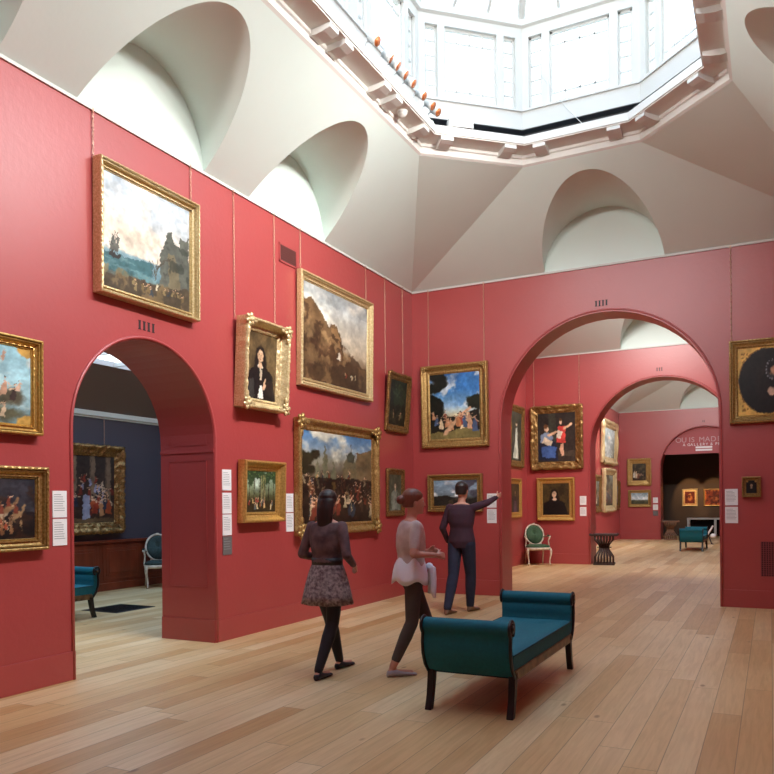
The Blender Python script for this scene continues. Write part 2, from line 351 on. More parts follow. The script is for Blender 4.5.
def inset(oc, d):
    n = len(oc); out = []; c = Vector((sum(p[0] for p in oc) / n, sum(p[1] for p in oc) / n))
    for i in range(n):
        p0, p1, p2 = (Vector(oc[(i - 1) % n]), Vector(oc[i]), Vector(oc[(i + 1) % n]))
        def ln(a, b):
            t = (b - a).normalized(); m = Vector((-t.y, t.x))
            if m.dot(c - a) < 0: m = -m
            return a + m * d, t
        a, ta = ln(p0, p1); b_, tb = ln(p1, p2)
        r = geometry.intersect_line_line_2d(a - ta * 50, a + ta * 50, b_ - tb * 50, b_ + tb * 50)
        out.append((r.x, r.y))
    return out
def ring(b, A, za, B, zb):
    n = len(A)
    for i in range(n):
        j = (i + 1) % n; b.add([(*A[i], za), (*A[j], za), (*B[j], zb), (*B[i], zb)], [(0, 1, 2, 3)])
def lantern(oc, detail=True):
    b = MB(); i0 = inset(oc, .0); i1 = inset(oc, .03); i2 = inset(oc, .27); i3 = inset(oc, .285); om = inset(oc, -.13)
    ring(b, i0, ZO, i1, ZO + .02); ring(b, i1, ZO + .02, i1, 5.965); ring(b, i1, 5.965, inset(oc, .05), 5.975); ring(b, inset(oc, .05), 5.975, inset(oc, .05), 6.01)
    ring(b, inset(oc, .05), 6.01, i2, 6.03); ring(b, i2, 6.03, i2, 6.045); ring(b, i2, 6.045, i3, 6.045); ring(b, i3, 6.045, i3, 6.14)
    ring(b, i3, 6.14, inset(oc, .2), 6.145)
    cor = trim(b.build('cornice', M['ledge'], fixn=False))
    # brackets under the soffit
    def bracket(px, py, tx, ty, nx, ny):
        q = MB(); wv = Vector((tx, ty, 0)) * .08; n = Vector((nx, ny, 0)); c = Vector((px, py, 0))
        prof = [(.03, 6.02), (.03, 5.955), (.10, 5.95), (.19, 5.965), (.262, 5.985), (.262, 6.035), (.03, 6.03)]
        for s in (-1, 1): q.poly([c + wv * s + n * d + Vector((0, 0, z)) for d, z in prof])
        for i in range(len(prof)):
            (d0, z0), (d1, z1) = prof[i], prof[(i + 1) % len(prof)]
            q.add([c - wv + n * d0 + Vector((0, 0, z0)), c - wv + n * d1 + Vector((0, 0, z1)), c + wv + n * d1 + Vector((0, 0, z1)), c + wv + n * d0 + Vector((0, 0, z0))], [(0, 1, 2, 3)])
        return q.build('bracket', M['joinery'], cor, bevel=.004)
    n = 8
    gap = MB(); ring(gap, inset(oc, .2), 6.145, om, 6.15); ring(gap, om, 6.15, om, 6.40); ring(gap, om, 6.37, inset(oc, -.01), 6.368); struct(trim(gap.build('recess', M['gap'], fixn=False)))  # slot surfaces with their shadow painted in
    wl = MB(); wi, wo_ = .0, -.12
    P0, P1 = inset(oc, .01), inset(oc, -.12)
    ring(wl, P1, 6.37, P0, 6.37); ring(wl, P0, 6.37, P0, 6.60); ring(wl, P0, 6.60, inset(oc, .035), 6.60); ring(wl, inset(oc, .035), 6.60, inset(oc, .035), 6.63); ring(wl, inset(oc, .035), 6.63, P1, 6.63)
    ring(wl, P1, 7.57, P0, 7.57); ring(wl, P0, 7.57, P0, 7.70); ring(wl, P0, 7.70, inset(oc, .05), 7.72); ring(wl, inset(oc, .05), 7.72, inset(oc, .05), 7.80); ring(wl, inset(oc, .05), 7.80, P1, 7.82)
    ring(wl, P1, 6.37, P1, 6.63); ring(wl, P1, 7.57, P1, 7.82)
    for i in range(n):
        A, B = Vector((*oc[i], 0)), Vector((*oc[(i + 1) % n], 0)); t = (B - A).normalized(); L = (B - A).length
        nn = Vector((-t.y, t.x, 0)); cc = Vector((XC, (oc[0][1] + oc[4][1]) / 2, 0))
        if nn.dot(cc - A) < 0: nn = -nn
        nb = max(1, round(L / 1.7)); bl = L / nb
        # brackets
        if nb == 1: bp = [.29, L - .29]
        else:
            bp = []
            for y in (8.44, 7.69, 7.40, 6.555, 6.265, 5.42, 5.13, 4.285, 3.995, 3.15, 2.40): bp.append(y)
            bp = [abs(y - (8.79 if True else 0)) for y in bp]
            bp = [q * L / 6.8 for q in bp]
            if oc[i][1] < oc[(i + 1) % n][1]: bp = [L - q for q in bp]
        if detail:
            for q in bp: bracket(A.x + t.x * q, A.y + t.y * q, t.x, t.y, nn.x, nn.y)
        for k in range(nb):
            c = A + t * bl * (k + .5); sc_ = bl / 1.5 if nb > 1 else L / 1.5
            wh, n0, n1 = .378 * sc_, .48 * sc_, .655 * sc_
            edges = [-bl / 2, -n1, -n0, -wh, wh, n0, n1, bl / 2]
            for a_, b_ in ((0, 1), (2, 3), (4, 5), (6, 7)):
                m_ = c + t * (edges[a_] + edges[b_]) / 2; wl.obox(m_ - nn * .055 + Vector((0, 0, 7.1)), t * (edges[b_] - edges[a_]) / 2, nn * .065, (0, 0, .475))
            for (a_, b_, cols, rows) in ((-n1, -n0, 1, [.2, .4, .6, .8]), (-wh, wh, 4, [.155, .82]), (n0, n1, 1, [.2, .4, .6, .8])):
                q = MB(); z0, z1 = 6.63, 7.57; m_ = c + t * (a_ + b_) / 2 - nn * .05; hw = (b_ - a_) / 2; fr = .014; dn = nn * .018
                q.obox(m_ + Vector((0, 0, z0 + fr)), t * hw, dn, (0, 0, fr)); q.obox(m_ + Vector((0, 0, z1 - fr)), t * hw, dn, (0, 0, fr))
                for s in (-1, 1): q.obox(m_ + t * s * (hw - fr) + Vector((0, 0, 7.1)), t * fr, dn, (0, 0, .47))
                for j in range(1, cols): q.obox(m_ + t * (-hw + 2 * hw * j / cols) + Vector((0, 0, 7.1)), t * .010, dn * .6, (0, 0, .46))
                for rz in rows: q.obox(m_ + Vector((0, 0, z0 + (z1 - z0) * rz)), t * hw, dn * .6, (0, 0, .010))
                wo2 = win(q.build('window', M['joinery']))
                g = MB(); g.obox(m_ - nn * .004 + Vector((0, 0, 7.1)), t * (hw - .01), nn * .002, (0, 0, .46)); g.build('pane', M['glass'], wo2)
    trim(wl.build('lantern_wall', M['joinery'], fixn=False))
    # glazed roof: eight hipped slopes and a flat top, with rafters
    ra = inset(oc, -.05); rb = inset(oc, .95); z0, z1 = 7.82, 8.5
    for i in range(n):
        j = (i + 1) % n; A, B, C, D = (Vector((*ra[i], z0)), Vector((*ra[j], z0)), Vector((*rb[j], z1)), Vector((*rb[i], z1)))
        L = (B - A).length; nbars = max(3, round(L / .5)); q = MB()
        nrm = (B - A).cross(D - A).normalized()
        if nrm.z > 0: nrm = -nrm
        up = (D - A).normalized()
        for k in range(nbars + 1):
            f = k / nbars; p, r_ = A.lerp(B, f), D.lerp(C, f); d = (r_ - p); tt = (B - A).normalized(); wd = .05 if k in (0, nbars) else .022
            q.obox((p + r_) / 2, tt * wd, d / 2, nrm * .035)
        q.obox((C + D) / 2, (C - D) / 2, up * .04, nrm * .04)
        wo2 = win(q.build('roof_window', M['joinery']))
        g = MB(); off = -nrm * .03; g.add([A + off, B + off, C + off, D + off, A + off * 1.2, B + off * 1.2, C + off * 1.2, D + off * 1.2], [(0, 1, 2, 3), (7, 6, 5, 4), (0, 4, 5, 1), (1, 5, 6, 2), (2, 6, 7, 3), (3, 7, 4, 0)]); g.build('pane', M['glass'], wo2)
    q = MB(); ys = [p[1] for p in rb]; xs = [p[0] for p in rb]
    for k in range(9):
        y = min(ys) + (max(ys) - min(ys)) * k / 8; q.box(min(xs), max(xs), y - .03, y + .03, z1 - .05, z1 + .02)
    q.box(XC - .03, XC + .03, min(ys), max(ys), z1 - .05, z1 + .02)
    wo2 = win(q.build('top_window', M['joinery'])); MB().box(min(xs), max(xs), min(ys), max(ys), z1 + .022, z1 + .03).build('pane', M['glass'], wo2)
    return cor
OC = []
for k, (y0, y1) in enumerate(ROOMS):
    oc = ceiling(y0, y1); OC.append(oc); COR = lantern(oc, k == 0)
# mouldings round the arches, skirting boards, jamb panels
def bead(axis, pos, c, r, z, rad=.016):
    P = (lambda u, zz: (pos, u, zz)) if axis == 'x' else (lambda u, zz: (u, pos, zz))
    pts = [P(c + r, 0.0), P(c + r, z * .5)] + [P(u, zz) for u, zz in arch_pts(c, r, z, 40)] + [P(c - r, z * .5), P(c - r, 0.0)]
    trim(MB().tube(pts, rad, 8).build('bead', M['red']))
bead('x', XL + .002, LA[0], LA[1] + .02, LA[2]); bead('y', 11.335, BA[0], BA[1] + .03, BA[2], .014)
for yy in (17.842, 30.438): bead('y', yy, BA[0], BA[1] + .03, BA[2], .014)
def skirt_board(side, *bx):
    b = MB()
    for q in bx: b.box(*q)
    o = b.build('baseboard_' + side, M['red'], bevel=.004); struct(o)
SK = .24; g = .012
skirt_board('left', (XL, XL + g, -.56, LA[0] - LA[1], 0, SK), (XL, XL + g, LA[0] + LA[1], 11.337, 0, SK))
skirt_board('back', (XL + g, BA[0] - BA[1], 11.337 - g, 11.337, 0, SK), (BA[0] + BA[1], XR, 11.337 - g, 11.337, 0, SK))
skirt_board('right', (XR - g, XR, -.56, 11.337, 0, SK))
for y0, y1 in ROOMS[1:]:
    skirt_board('left', (XL, XL + g, y0, y1 - g, 0, SK)); skirt_board('back', (XL, BA[0] - BA[1], y1 - g, y1, 0, SK), (BA[0] + BA[1], XR, y1 - g, y1, 0, SK))
def panel_lines(axis, pos, u0, u1, z0, z1, sgn, w_=.008):
    b = MB(); d = .006 * sgn
    for (a, bb, c, e) in ((u0, u1, z0, z0 + w_), (u0, u1, z1 - w_, z1), (u0, u0 + w_, z0, z1), (u1 - w_, u1, z0, z1)):
        lo, hi = sorted((pos, pos + d))
        if axis == 'y': b.box(a, bb, lo, hi, c, e)
        else: b.box(lo, hi, a, bb, c, e)
    return b
b = panel_lines('y', LA[0] + LA[1], XL - T + .12, XL - .1, .58, 1.94, -1)
for q in (panel_lines('y', LA[0] + LA[1], XL - T + .12, XL - .1, 2.1, 2.5, -1),): b.add(q.v, q.f)
b.box(XL - T, XL, LA[0] + LA[1] - .01, LA[0] + LA[1], 2.02, 2.05); b.box(XL - T, XL, LA[0] + LA[1] - .01, LA[0] + LA[1], 0, SK)
trim(b.build('jamb', M['red']))
# side gallery on the left
SX0, SX1, SY0, SY1 = -10.3, XL - T, 2.6, 12.6
solid('wall_west', M['grey_wall'], (SX0 - .2, SX0, SY0, SY1, 0, 3.1))
solid('wall_north', M['grey_wall'], (SX0 - .2, SX1, SY1, SY1 + .2, 0, 4.4))
solid('wall_south', M['grey_wall'], (SX0 - .2, SX1, SY0 - .2, SY0, 0, 4.4))
b = MB()
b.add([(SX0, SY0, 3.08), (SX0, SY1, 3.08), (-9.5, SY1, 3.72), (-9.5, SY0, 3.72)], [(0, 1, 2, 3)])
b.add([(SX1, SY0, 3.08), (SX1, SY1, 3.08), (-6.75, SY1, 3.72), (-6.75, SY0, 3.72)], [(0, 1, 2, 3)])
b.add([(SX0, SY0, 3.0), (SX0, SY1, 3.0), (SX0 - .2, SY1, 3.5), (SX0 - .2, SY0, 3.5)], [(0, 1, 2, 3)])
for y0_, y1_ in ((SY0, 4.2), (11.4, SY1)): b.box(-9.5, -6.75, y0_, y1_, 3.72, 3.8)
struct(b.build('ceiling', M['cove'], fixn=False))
trim(MB().box(SX0, SX0 + .06, SY0, SY1, 3.0, 3.09).box(SX0, SX0 + .03, SY0, SY1, 2.97, 3.0).build('cornice', M['white'], bevel=.01))
q = MB()
for k in range(10): y = 4.2 + .8 * k; q.box(-9.5, -6.75, y - .02, y + .02, 3.72, 3.78)
q.box(-9.515, -9.485, 4.2, 11.4, 3.715, 3.8); q.box(-6.78, -6.72, 4.2, 11.4, 3.70, 3.8)
ws = win(q.build('skylight', M['joinery'])); MB().box(-9.5, -6.75, 4.2, 11.4, 3.785, 3.79).build('pane', M['glass'], ws)
b = MB(); b.box(SX0, SX0 + .03, SY0, SY1, .0, .865); b.box(SX0, SX0 + .075, SY0, SY1, .83, .875); b.box(SX0, SX0 + .06, SY0, SY1, 0, .13)
wa = trim(b.build('wainscot', M['wood_panel'], bevel=.006))
y = SY0 + .1
while y < SY1 - .5:
    p = MB(); p.box(SX0 + .03, SX0 + .042, y, y + .86, .18, .80); p.box(SX0 + .03, SX0 + .05, y + .07, y + .79, .25, .73); p.box(SX0 + .03, SX0 + .062, y + .12, y + .74, .30, .68)
    p.build('raised_panel', M['wood_panel'], wa, bevel=.01); y += .96
# dark end room behind the third arch
solid('wall_end', M['brown_wall'], (XL, XR, 34.24, 34.5, 0, 3.9)); solid('wall_end_left', M['brown_wall'], (-4.6, -4.4, 31.19, 34.24, 0, 3.9))
struct(MB().box(-4.6, XR, 31.19, 34.24, 3.6, 3.8).build('ceiling', M['brown_wall']))
tv = arch_pts(BA[0], BA[1] - .001, BA[2], 32); zc = 3.23
tv = [(u, z) for u, z in tv if z > zc]
dxa = math.sqrt(BA[1] ** 2 - (zc - BA[2]) ** 2); tv = [(BA[0] + dxa, zc)] + tv + [(BA[0] - dxa, zc)]
b = MB(); F = [(u, 30.62, z) for u, z in tv]; K = [(u, 30.68, z) for u, z in tv]; b.poly(F); b.poly(K)
for i in range(len(F)): j = (i + 1) % len(F); b.add([F[i], F[j], K[j], K[i]], [(0, 1, 2, 3)])
struct(b.build('wall_tympanum', M['tymp'], fixn=False))
# gallery numerals above the arches
def numeral(n, loc, rz, hgt, sp, label):
    b = MB()
    for k in range(n):
        x = (k - (n - 1) / 2) * sp; b.box(x - hgt * .13, x + hgt * .13, -.004, 0, -hgt / 2, hgt / 2)
        b.box(x - hgt * .2, x + hgt * .2, -.004, 0, -hgt / 2, -hgt / 2 + hgt * .08); b.box(x - hgt * .2, x + hgt * .2, -.004, 0, hgt / 2 - hgt * .08, hgt / 2)
    o = b.build('wall_numeral', M['black']); o.location = loc; o.rotation_euler = (0, 0, rz); tag(o, label, 'wall lettering')
numeral(4, (XL, 5.37, 3.15), PI / 2, .085, .058, 'black IIII numeral above the left doorway arch')
numeral(4, (-2.19, 11.337, 4.365), 0, .082, .05, 'black IIII numeral above the wide arch in the back wall')
numeral(3, (-2.19, 17.844, 4.40), 0, .075, .05, 'black III numeral above the second arch of the enfilade')
numeral(2, (-2.2, 30.44, 4.42), 0, .075, .05, 'tiny II numeral above the farthest arch')
def text(name, s, size, loc, m, label=None, ext=.003):
    c = bpy.data.curves.new(name, 'FONT'); c.body = s; c.size = size; c.extrude = ext; c.align_x = 'CENTER'; c.materials.append(m)
    t = bpy.data.objects.new(name, c); COL.objects.link(t); dg = bpy.context.evaluated_depsgraph_get(); dg.update()
    me = bpy.data.meshes.new_from_object(t.evaluated_get(dg)); bpy.data.objects.remove(t)
    o = bpy.data.objects.new(name, me); COL.objects.link(o); o.location = loc; o.rotation_euler = (PI / 2, 0, 0)
    return o
M['greytext'] = mat('pinkish_lettering', 'c9a4a4', .6); M['whitetext'] = mat('white_lettering', 'f2eeee', .6)
def lettering(s, size, x0, z, m, label, adv):
    r = empty('exhibition_lettering', (x0, 30.616, z)); tag(r, label, 'wall lettering'); x = 0
    for ch_ in s:
        if ch_ != ' ': o = text('letter', ch_, size, (x, 0, 0), m); o.parent = r
        x += adv * (.55 if ch_ in ' I' else 1)
lettering('OUIS MADE S', .27, -3.10, 3.67, M['greytext'], 'large pale capital letters on the panel in the farthest arch', .2)
lettering('A GALLERY & PRINT', .14, -2.90, 3.53, M['whitetext'], 'line of small white capital letters in the farthest arch', .105)
for z_, nm_ in ((3.43, 'upper'), (3.33, 'lower')): tag(MB().box(-2.5, -1.92, 30.61, 30.62, z_, z_ + .07).build('wall_sticker', M['whitetext']), nm_ + ' white strip below the letters in the farthest arch', 'sign')
# ------------------------------------------------------------------ spotlights on the lantern rim
def spot_head(rz, label, group=None, watts=0, target=None, loc=(0, 0, 0), size=70):
    r = empty('spotlight', loc, rz); tag(r, label, 'spotlight', group)
    MB().box(-.10, 0, -.02, .02, 0, .03).tube([(-.09, 0, .03), (-.09, 0, .09), (-.05, 0, .14), (0, 0, .15)], .009, 8).build('arm', M['joinery'], r)
    tilt = math.radians(-35); d = Vector((math.cos(tilt), 0, math.sin(tilt))); c = Vector((.02, 0, .15))
    h = MB().tube([c - d * .05, c - d * .045, c + d * .02, c + d * .07], [.02, .038, .048, .055], 18).build('housing', M['joinery'], r)
    MB().tube([c + d * .068, c + d * .074], .048, 18).build('reflector', M['lampface'], h)
    if watts:
        l = bpy.data.lights.new('gallery_spot', 'SPOT'); l.energy = watts; l.spot_size = math.radians(size); l.spot_blend = .9; l.shadow_soft_size = .12; l.color = (1, .97, .93)
        o = bpy.data.objects.new('gallery_spot', l); COL.objects.link(o)
        p = Vector(loc) + Matrix.Rotation(rz, 3, 'Z') @ (c + d * .12); o.location = p
        dr = (Vector(target) - p); o.rotation_euler = dr.to_track_quat('-Z', 'Y').to_euler()
    return r
W1 = 205
for i, y in enumerate((7.308, 7.475, 7.676, 7.884, 8.186, 8.45, 8.62)):
    spot_head(.5 - .1 * i, 'white spotlight with copper face on the left rim, %s' % ('leftmost of seven', 'second from the left', 'third from the left', 'middle of seven', 'third from the right', 'second from the right', 'rightmost of seven')[i], 'spotlights on the left lantern rim',
              W1 * .14 if i % 2 == 0 else 0, (-1.9 + .5 * (i % 3), 11.3, 2.0 + .8 * (i % 2)), (-3.68, y, 6.145))
RY = (2.6, 3.4, 4.3, 5.2, 6.1, 6.45, 6.62, 6.82, 7.05)
TG = (1.5, 3.0, 4.0, 5.5, 7.0, 8.2, 9.0, 10.0, 6.2)
NM = ('', '', '', '', 'farthest', 'fourth nearest', 'third nearest', 'second nearest', 'nearest')
for i, y in enumerate(RY):
    if i < 4: lb = 'white spotlight on the right lantern rim, high above the frame of the photo'
    else: lb = 'white spotlight on the right lantern rim, %s to the dark slot' % NM[i]
    spot_head(PI, lb, 'spotlights on the right lantern rim', W1, (XL, TG[i], 3.6), (-.60, y, 6.145), 80)
for x, tx in ((-2.85, -4.6), (-2.5, -3.6), (-2.1, -2.6), (-1.7, -1.6)):  # unseen lamps added to throw neutral light on the back ceiling
    spot_head(PI / 2, 'added white spotlight on the near lantern rim, out of view', 'added spotlights on the near lantern rim', W1 * .85, (tx, 10.6, 6.0), (x, 1.36, 6.145), 60)
for y in (3.2, 5.4, 7.0):  # extra lamps added to brighten the right-hand slope
    spot_head(0, 'white spotlight added on the left lantern rim to brighten the right slope', 'added spotlights further along the left rim', W1 * .8, (XR, y + .3, 4.4), (-3.68, y, 6.145), 90)
for y0, y1 in ROOMS[1:]:  # unseen rim lamps added to brighten the further rooms
    n = 3 if y1 - y0 < 8 else 5
    for k in range(n):
        y = y0 + 2.6 + (y1 - y0 - 5.2) * (k + .5) / n
        spot_head(PI, 'added unseen white spotlight on the right lantern rim of a further room', 'added spotlights in the further rooms', W1 * 1.5, (XL, y, 3.2), (-.60, y, 6.145), 85)
        spot_head(PI / 2, 'added unseen white spotlight on the near lantern rim of a further room', 'added spotlights in the further rooms', W1 * 1.2, (-3.5 + 1.2 * k * 3 / n, y1, 2.6), (-2.9 + .5 * k * 3 / n, y0 + 1.9, 6.145), 85) if k < 3 else None
o = MB().box(-.16, .16, -.05, .05, 0, .10).box(-.10, .10, -.052, -.05, .02, .06).build('control_box', M['joinery'], bevel=.01)
o.location = (-3.44, 8.93, 6.152); o.rotation_euler = (0, 0, math.radians(41)); tag(o, 'small white box standing on the lantern ledge beside the left corner', 'control box')
o = MB().ell((0, 0, 0), .05, .05, .045, 16, 8).tube([(0, 0, .0), (0, 0, .03)], .06, 16).build('smoke_detector', M['joinery']); o.location = (-3.79, 7.98, 5.995)
tag(o, 'small white dome detector under the lantern soffit', 'detector')
a, b_ = Vector((-2.05, 9.55, 6.16)), Vector((-2.75, 9.72, 7.2))
o = MB().tube([a, a.lerp(b_, .3) + Vector((0, 0, -.04)), a.lerp(b_, .7), b_], .005, 6).build('blind_cord', M['joinery']); tag(o, 'thin white cord hanging across the back lantern window to the ledge', 'cord')

# ------------------------------------------------------------------ painted pictures
def vnoise(u, v, fx, fy, seed, octv=4):
    rs = np.random.RandomState(seed); out = np.zeros_like(u); amp = 1; tot = 0
    for k in range(octv):
        gx, gy = int(fx * 2 ** k) + 2, int(fy * 2 ** k) + 2; g = rs.rand(gy + 1, gx + 1)
        x, y = np.clip(u, 0, 1) * (gx - 1), np.clip(v, 0, 1) * (gy - 1); xi, yi = x.astype(int), y.astype(int); xf, yf = x - xi, y - yi
        xf, yf = xf * xf * (3 - 2 * xf), yf * yf * (3 - 2 * yf)
        out += amp * ((g[yi, xi] * (1 - xf) + g[yi, xi + 1] * xf) * (1 - yf) + (g[yi + 1, xi] * (1 - xf) + g[yi + 1, xi + 1] * xf) * yf); tot += amp; amp *= .55
    return out / tot
class Art:
    def __init__(s, n, m, asp, seed):
        s.u, s.v = np.meshgrid(np.linspace(0, 1, n), np.linspace(0, 1, m)); s.c = np.zeros((m, n, 3)); s.asp = asp; s.rs = random.Random(seed); s.seed = seed
        s.w1 = vnoise(s.u, s.v, 6, 6, seed + 1) - .5; s.w2 = vnoise(s.u, s.v, 6, 6, seed + 2) - .5
    def put(s, k, col): k = np.clip(k, 0, 1)[..., None]; s.c = s.c * (1 - k) + np.array(hexc(col) if isinstance(col, str) else col) * k
    def grad(s, *st):
        vs_ = [a for a, _ in st]; cs = np.array([hexc(b) for _, b in st])
        for i in range(3): s.c[..., i] = np.interp(s.v, vs_, cs[:, i])
    def noise(s, col, th, fx, fy, seed, k=1, soft=.1, mask=None):
        n = vnoise(s.u, s.v, fx, fy, seed + s.seed * 7); m = np.clip((n - th) / soft, 0, 1) * k
        s.put(m if mask is None else m * mask, col)
    def ell(s, cx, cy, rx, ry, col, a=0, soft=.3, wob=.0, k=1):
        dx = (s.u - cx + s.w1 * wob) * s.asp; dy = s.v - cy + s.w2 * wob; ca, sa = math.cos(a), math.sin(a); x = dx * ca + dy * sa; y = -dx * sa + dy * ca
        d = np.sqrt((x / (rx * s.asp)) ** 2 + (y / ry) ** 2); s.put((1 - d) / soft * k, col)
    def poly(s, pts, col, wob=.0, k=1):
        x, y = s.u + s.w1 * wob, s.v + s.w2 * wob; ins = np.zeros(x.shape, bool); n = len(pts)
        for i in range(n):
            (x0, y0), (x1, y1) = pts[i], pts[(i + 1) % n]
            if y0 == y1: continue
            c = ((y0 > y) != (y1 > y)) & (x < (x1 - x0) * (y - y0) / (y1 - y0) + x0); ins ^= c
        s.put(ins * float(k), col); return ins
    def line(s, x0, y0, x1, y1, w_, col, k=1):
        a = np.array([(x1 - x0) * s.asp, y1 - y0]); L = max((a ** 2).sum(), 1e-9); px, py = (s.u - x0) * s.asp, s.v - y0
        t = np.clip((px * a[0] + py * a[1]) / L, 0, 1); d = np.hypot(px - a[0] * t, py - a[1] * t); s.put((1.3 - d / w_) * 1.5 * k, col)
    def person(s, x, y, h, robe, skin='d9b08c', hair='2a1a12', lean=0.0):
        hw = h * .2 / s.asp
        s.poly([(x - hw, y), (x + hw, y), (x + hw * .7 + lean, y + h * .6), (x + lean, y + h * .86), (x - hw * .7 + lean, y + h * .6)], robe, .02)
        s.line(x + lean + hw * .4, y + h * .72, x + lean + hw * (1.6 if s.rs.random() > .5 else -1.6), y + h * (.5 + .4 * s.rs.random()), h * .035, skin, .8)
        s.ell(x + lean, y + h * .93, h * .075 / s.asp, h * .085, skin); s.ell(x + lean, y + h * .97, h * .075 / s.asp, h * .05, hair)
    def crowd(s, n, x0, x1, y0, y1, h0, h1, pal):
        for i in range(n):
            f = i / n; s.person(s.rs.uniform(x0, x1), y1 + (y0 - y1) * f, h0 + (h1 - h0) * f, s.rs.choice(pal), lean=s.rs.uniform(-.02, .02))
    def tree(s, x, y, h, r, col, trunk='2e2014', n=14, hi=None):
        s.line(x, y, x + .01, y + h, h * .02, trunk)
        for i in range(n):
            a, q = s.rs.uniform(0, 2 * PI), s.rs.uniform(0, 1); s.ell(x + math.cos(a) * r * q / s.asp, y + h + math.sin(a) * r * q * .8, r * .45 / s.asp, r * .32, col, wob=.1)
        if hi:
            for i in range(n): a, q = s.rs.uniform(0, 2 * PI), s.rs.uniform(0, 1); s.ell(x + math.cos(a) * r * q / s.asp, y + h + r * .15 + math.sin(a) * r * q * .7, r * .12 / s.asp, r * .08, hi, wob=.1, k=.6)
    def portrait(s, bg, dress, skin, hair, cx=.5, cy=.62, h=.30, collar=None, long_hair=False, face=0):
        s.grad((0, bg), (1, bg)); s.noise('000000', .45, 3, 3, 3, .35, .3)
        A = s.asp; hw = h / A
        if long_hair: s.ell(cx, cy - h * .55, hw * .62, h * 1.2, hair, soft=.25, wob=.04)
        s.poly([(cx - hw * 1.5, 0), (cx + hw * 1.5, 0), (cx + hw * 1.15, cy - h * .95), (cx + hw * .3, cy - h * .55), (cx - hw * .3, cy - h * .55), (cx - hw * 1.2, cy - h)], dress, .03)
        if collar: s.ell(cx, cy - h * .62, hw * .32, h * .13, collar)
        s.poly([(cx - hw * .16, cy - h * .7), (cx + hw * .16, cy - h * .7), (cx + hw * .14, cy - h * .2), (cx - hw * .14, cy - h * .2)], skin)
        s.ell(cx, cy + h * .06, hw * .46, h * .5, hair, soft=.2, wob=.03); s.ell(cx + face, cy - h * .02, hw * .30, h * .40, skin, soft=.25)
        sh = tuple(x * .55 for x in hexc(skin))
        for q in (-1, 1): s.ell(cx + face + q * hw * .12, cy + h * .06, hw * .05, h * .025, sh); s.line(cx + face + q * hw * .12 - hw * .06, cy + h * .12, cx + face + q * hw * .12 + hw * .06, cy + h * .13, h * .012, sh, .7)
        s.line(cx + face, cy + h * .05, cx + face + hw * .03, cy - h * .1, h * .015, sh, .5); s.ell(cx + face, cy - h * .2, hw * .08, h * .022, '8a3a34')
    def mesh(s, w_, h_, name, parent, y, warp=0):
        m, n = s.u.shape; X = (s.u - .5) * w_; Z = s.v * h_ - h_ / 2; mb = MB(); V = np.stack([X, np.full_like(X, y), Z], -1).reshape(-1, 3)
        me = bpy.data.meshes.new(name); idx = np.arange(m * n).reshape(m, n); F = np.stack([idx[:-1, :-1], idx[:-1, 1:], idx[1:, 1:], idx[1:, :-1]], -1).reshape(-1, 4)
        # closed slab: a thin back so that the canvas has real thickness
        B = V.copy(); B[:, 1] += .012; border = list(idx[0, :]) + list(idx[1:, -1]) + list(idx[-1, -2::-1]) + list(idx[-2:0:-1, 0]); nb = len(border)
        VV = np.concatenate([V, B[border]]); k0 = m * n
        fs = F.tolist() + [[int(border[i]), k0 + i, k0 + (i + 1) % nb, int(border[(i + 1) % nb])] for i in range(nb)] + [[k0 + i for i in range(nb - 1, -1, -1)]]
        me.from_pydata(VV.tolist(), [], fs); at = me.color_attributes.new('Col', 'FLOAT_COLOR', 'POINT')
        tex = vnoise(s.u, s.v, 22, 22, s.seed + 99, 3) - .5; big = vnoise(s.u, s.v, 5, 5, s.seed + 55, 4)
        w1_, w2_ = vnoise(s.u, s.v, 26, 26, s.seed + 3, 2) - .5, vnoise(s.u, s.v, 26, 26, s.seed + 4, 2) - .5
        ii = np.clip((np.arange(m)[:, None] + w1_ * m * .035).round().astype(int), 0, m - 1); jj = np.clip((np.arange(n)[None, :] + w2_ * n * .035).round().astype(int), 0, n - 1)
        cc = s.c[ii, jj] * (.78 + .44 * big[..., None]); cc = cc * (1 + .22 * tex[..., None]); c = np.clip(cc + tex[..., None] * .05, 0, 1); c = np.where(c <= .04045, c / 12.92, ((c + .055) / 1.055) ** 2.4).reshape(-1, 3)
        full = np.ones((len(VV), 4)); full[:k0, :3] = c; full[k0:, :3] = (.2, .13, .08); at.data.foreach_set('color', full.ravel().astype(np.float32))
        me.materials.append(M['art']); o = bpy.data.objects.new(name, me); COL.objects.link(o); o.parent = parent; return o

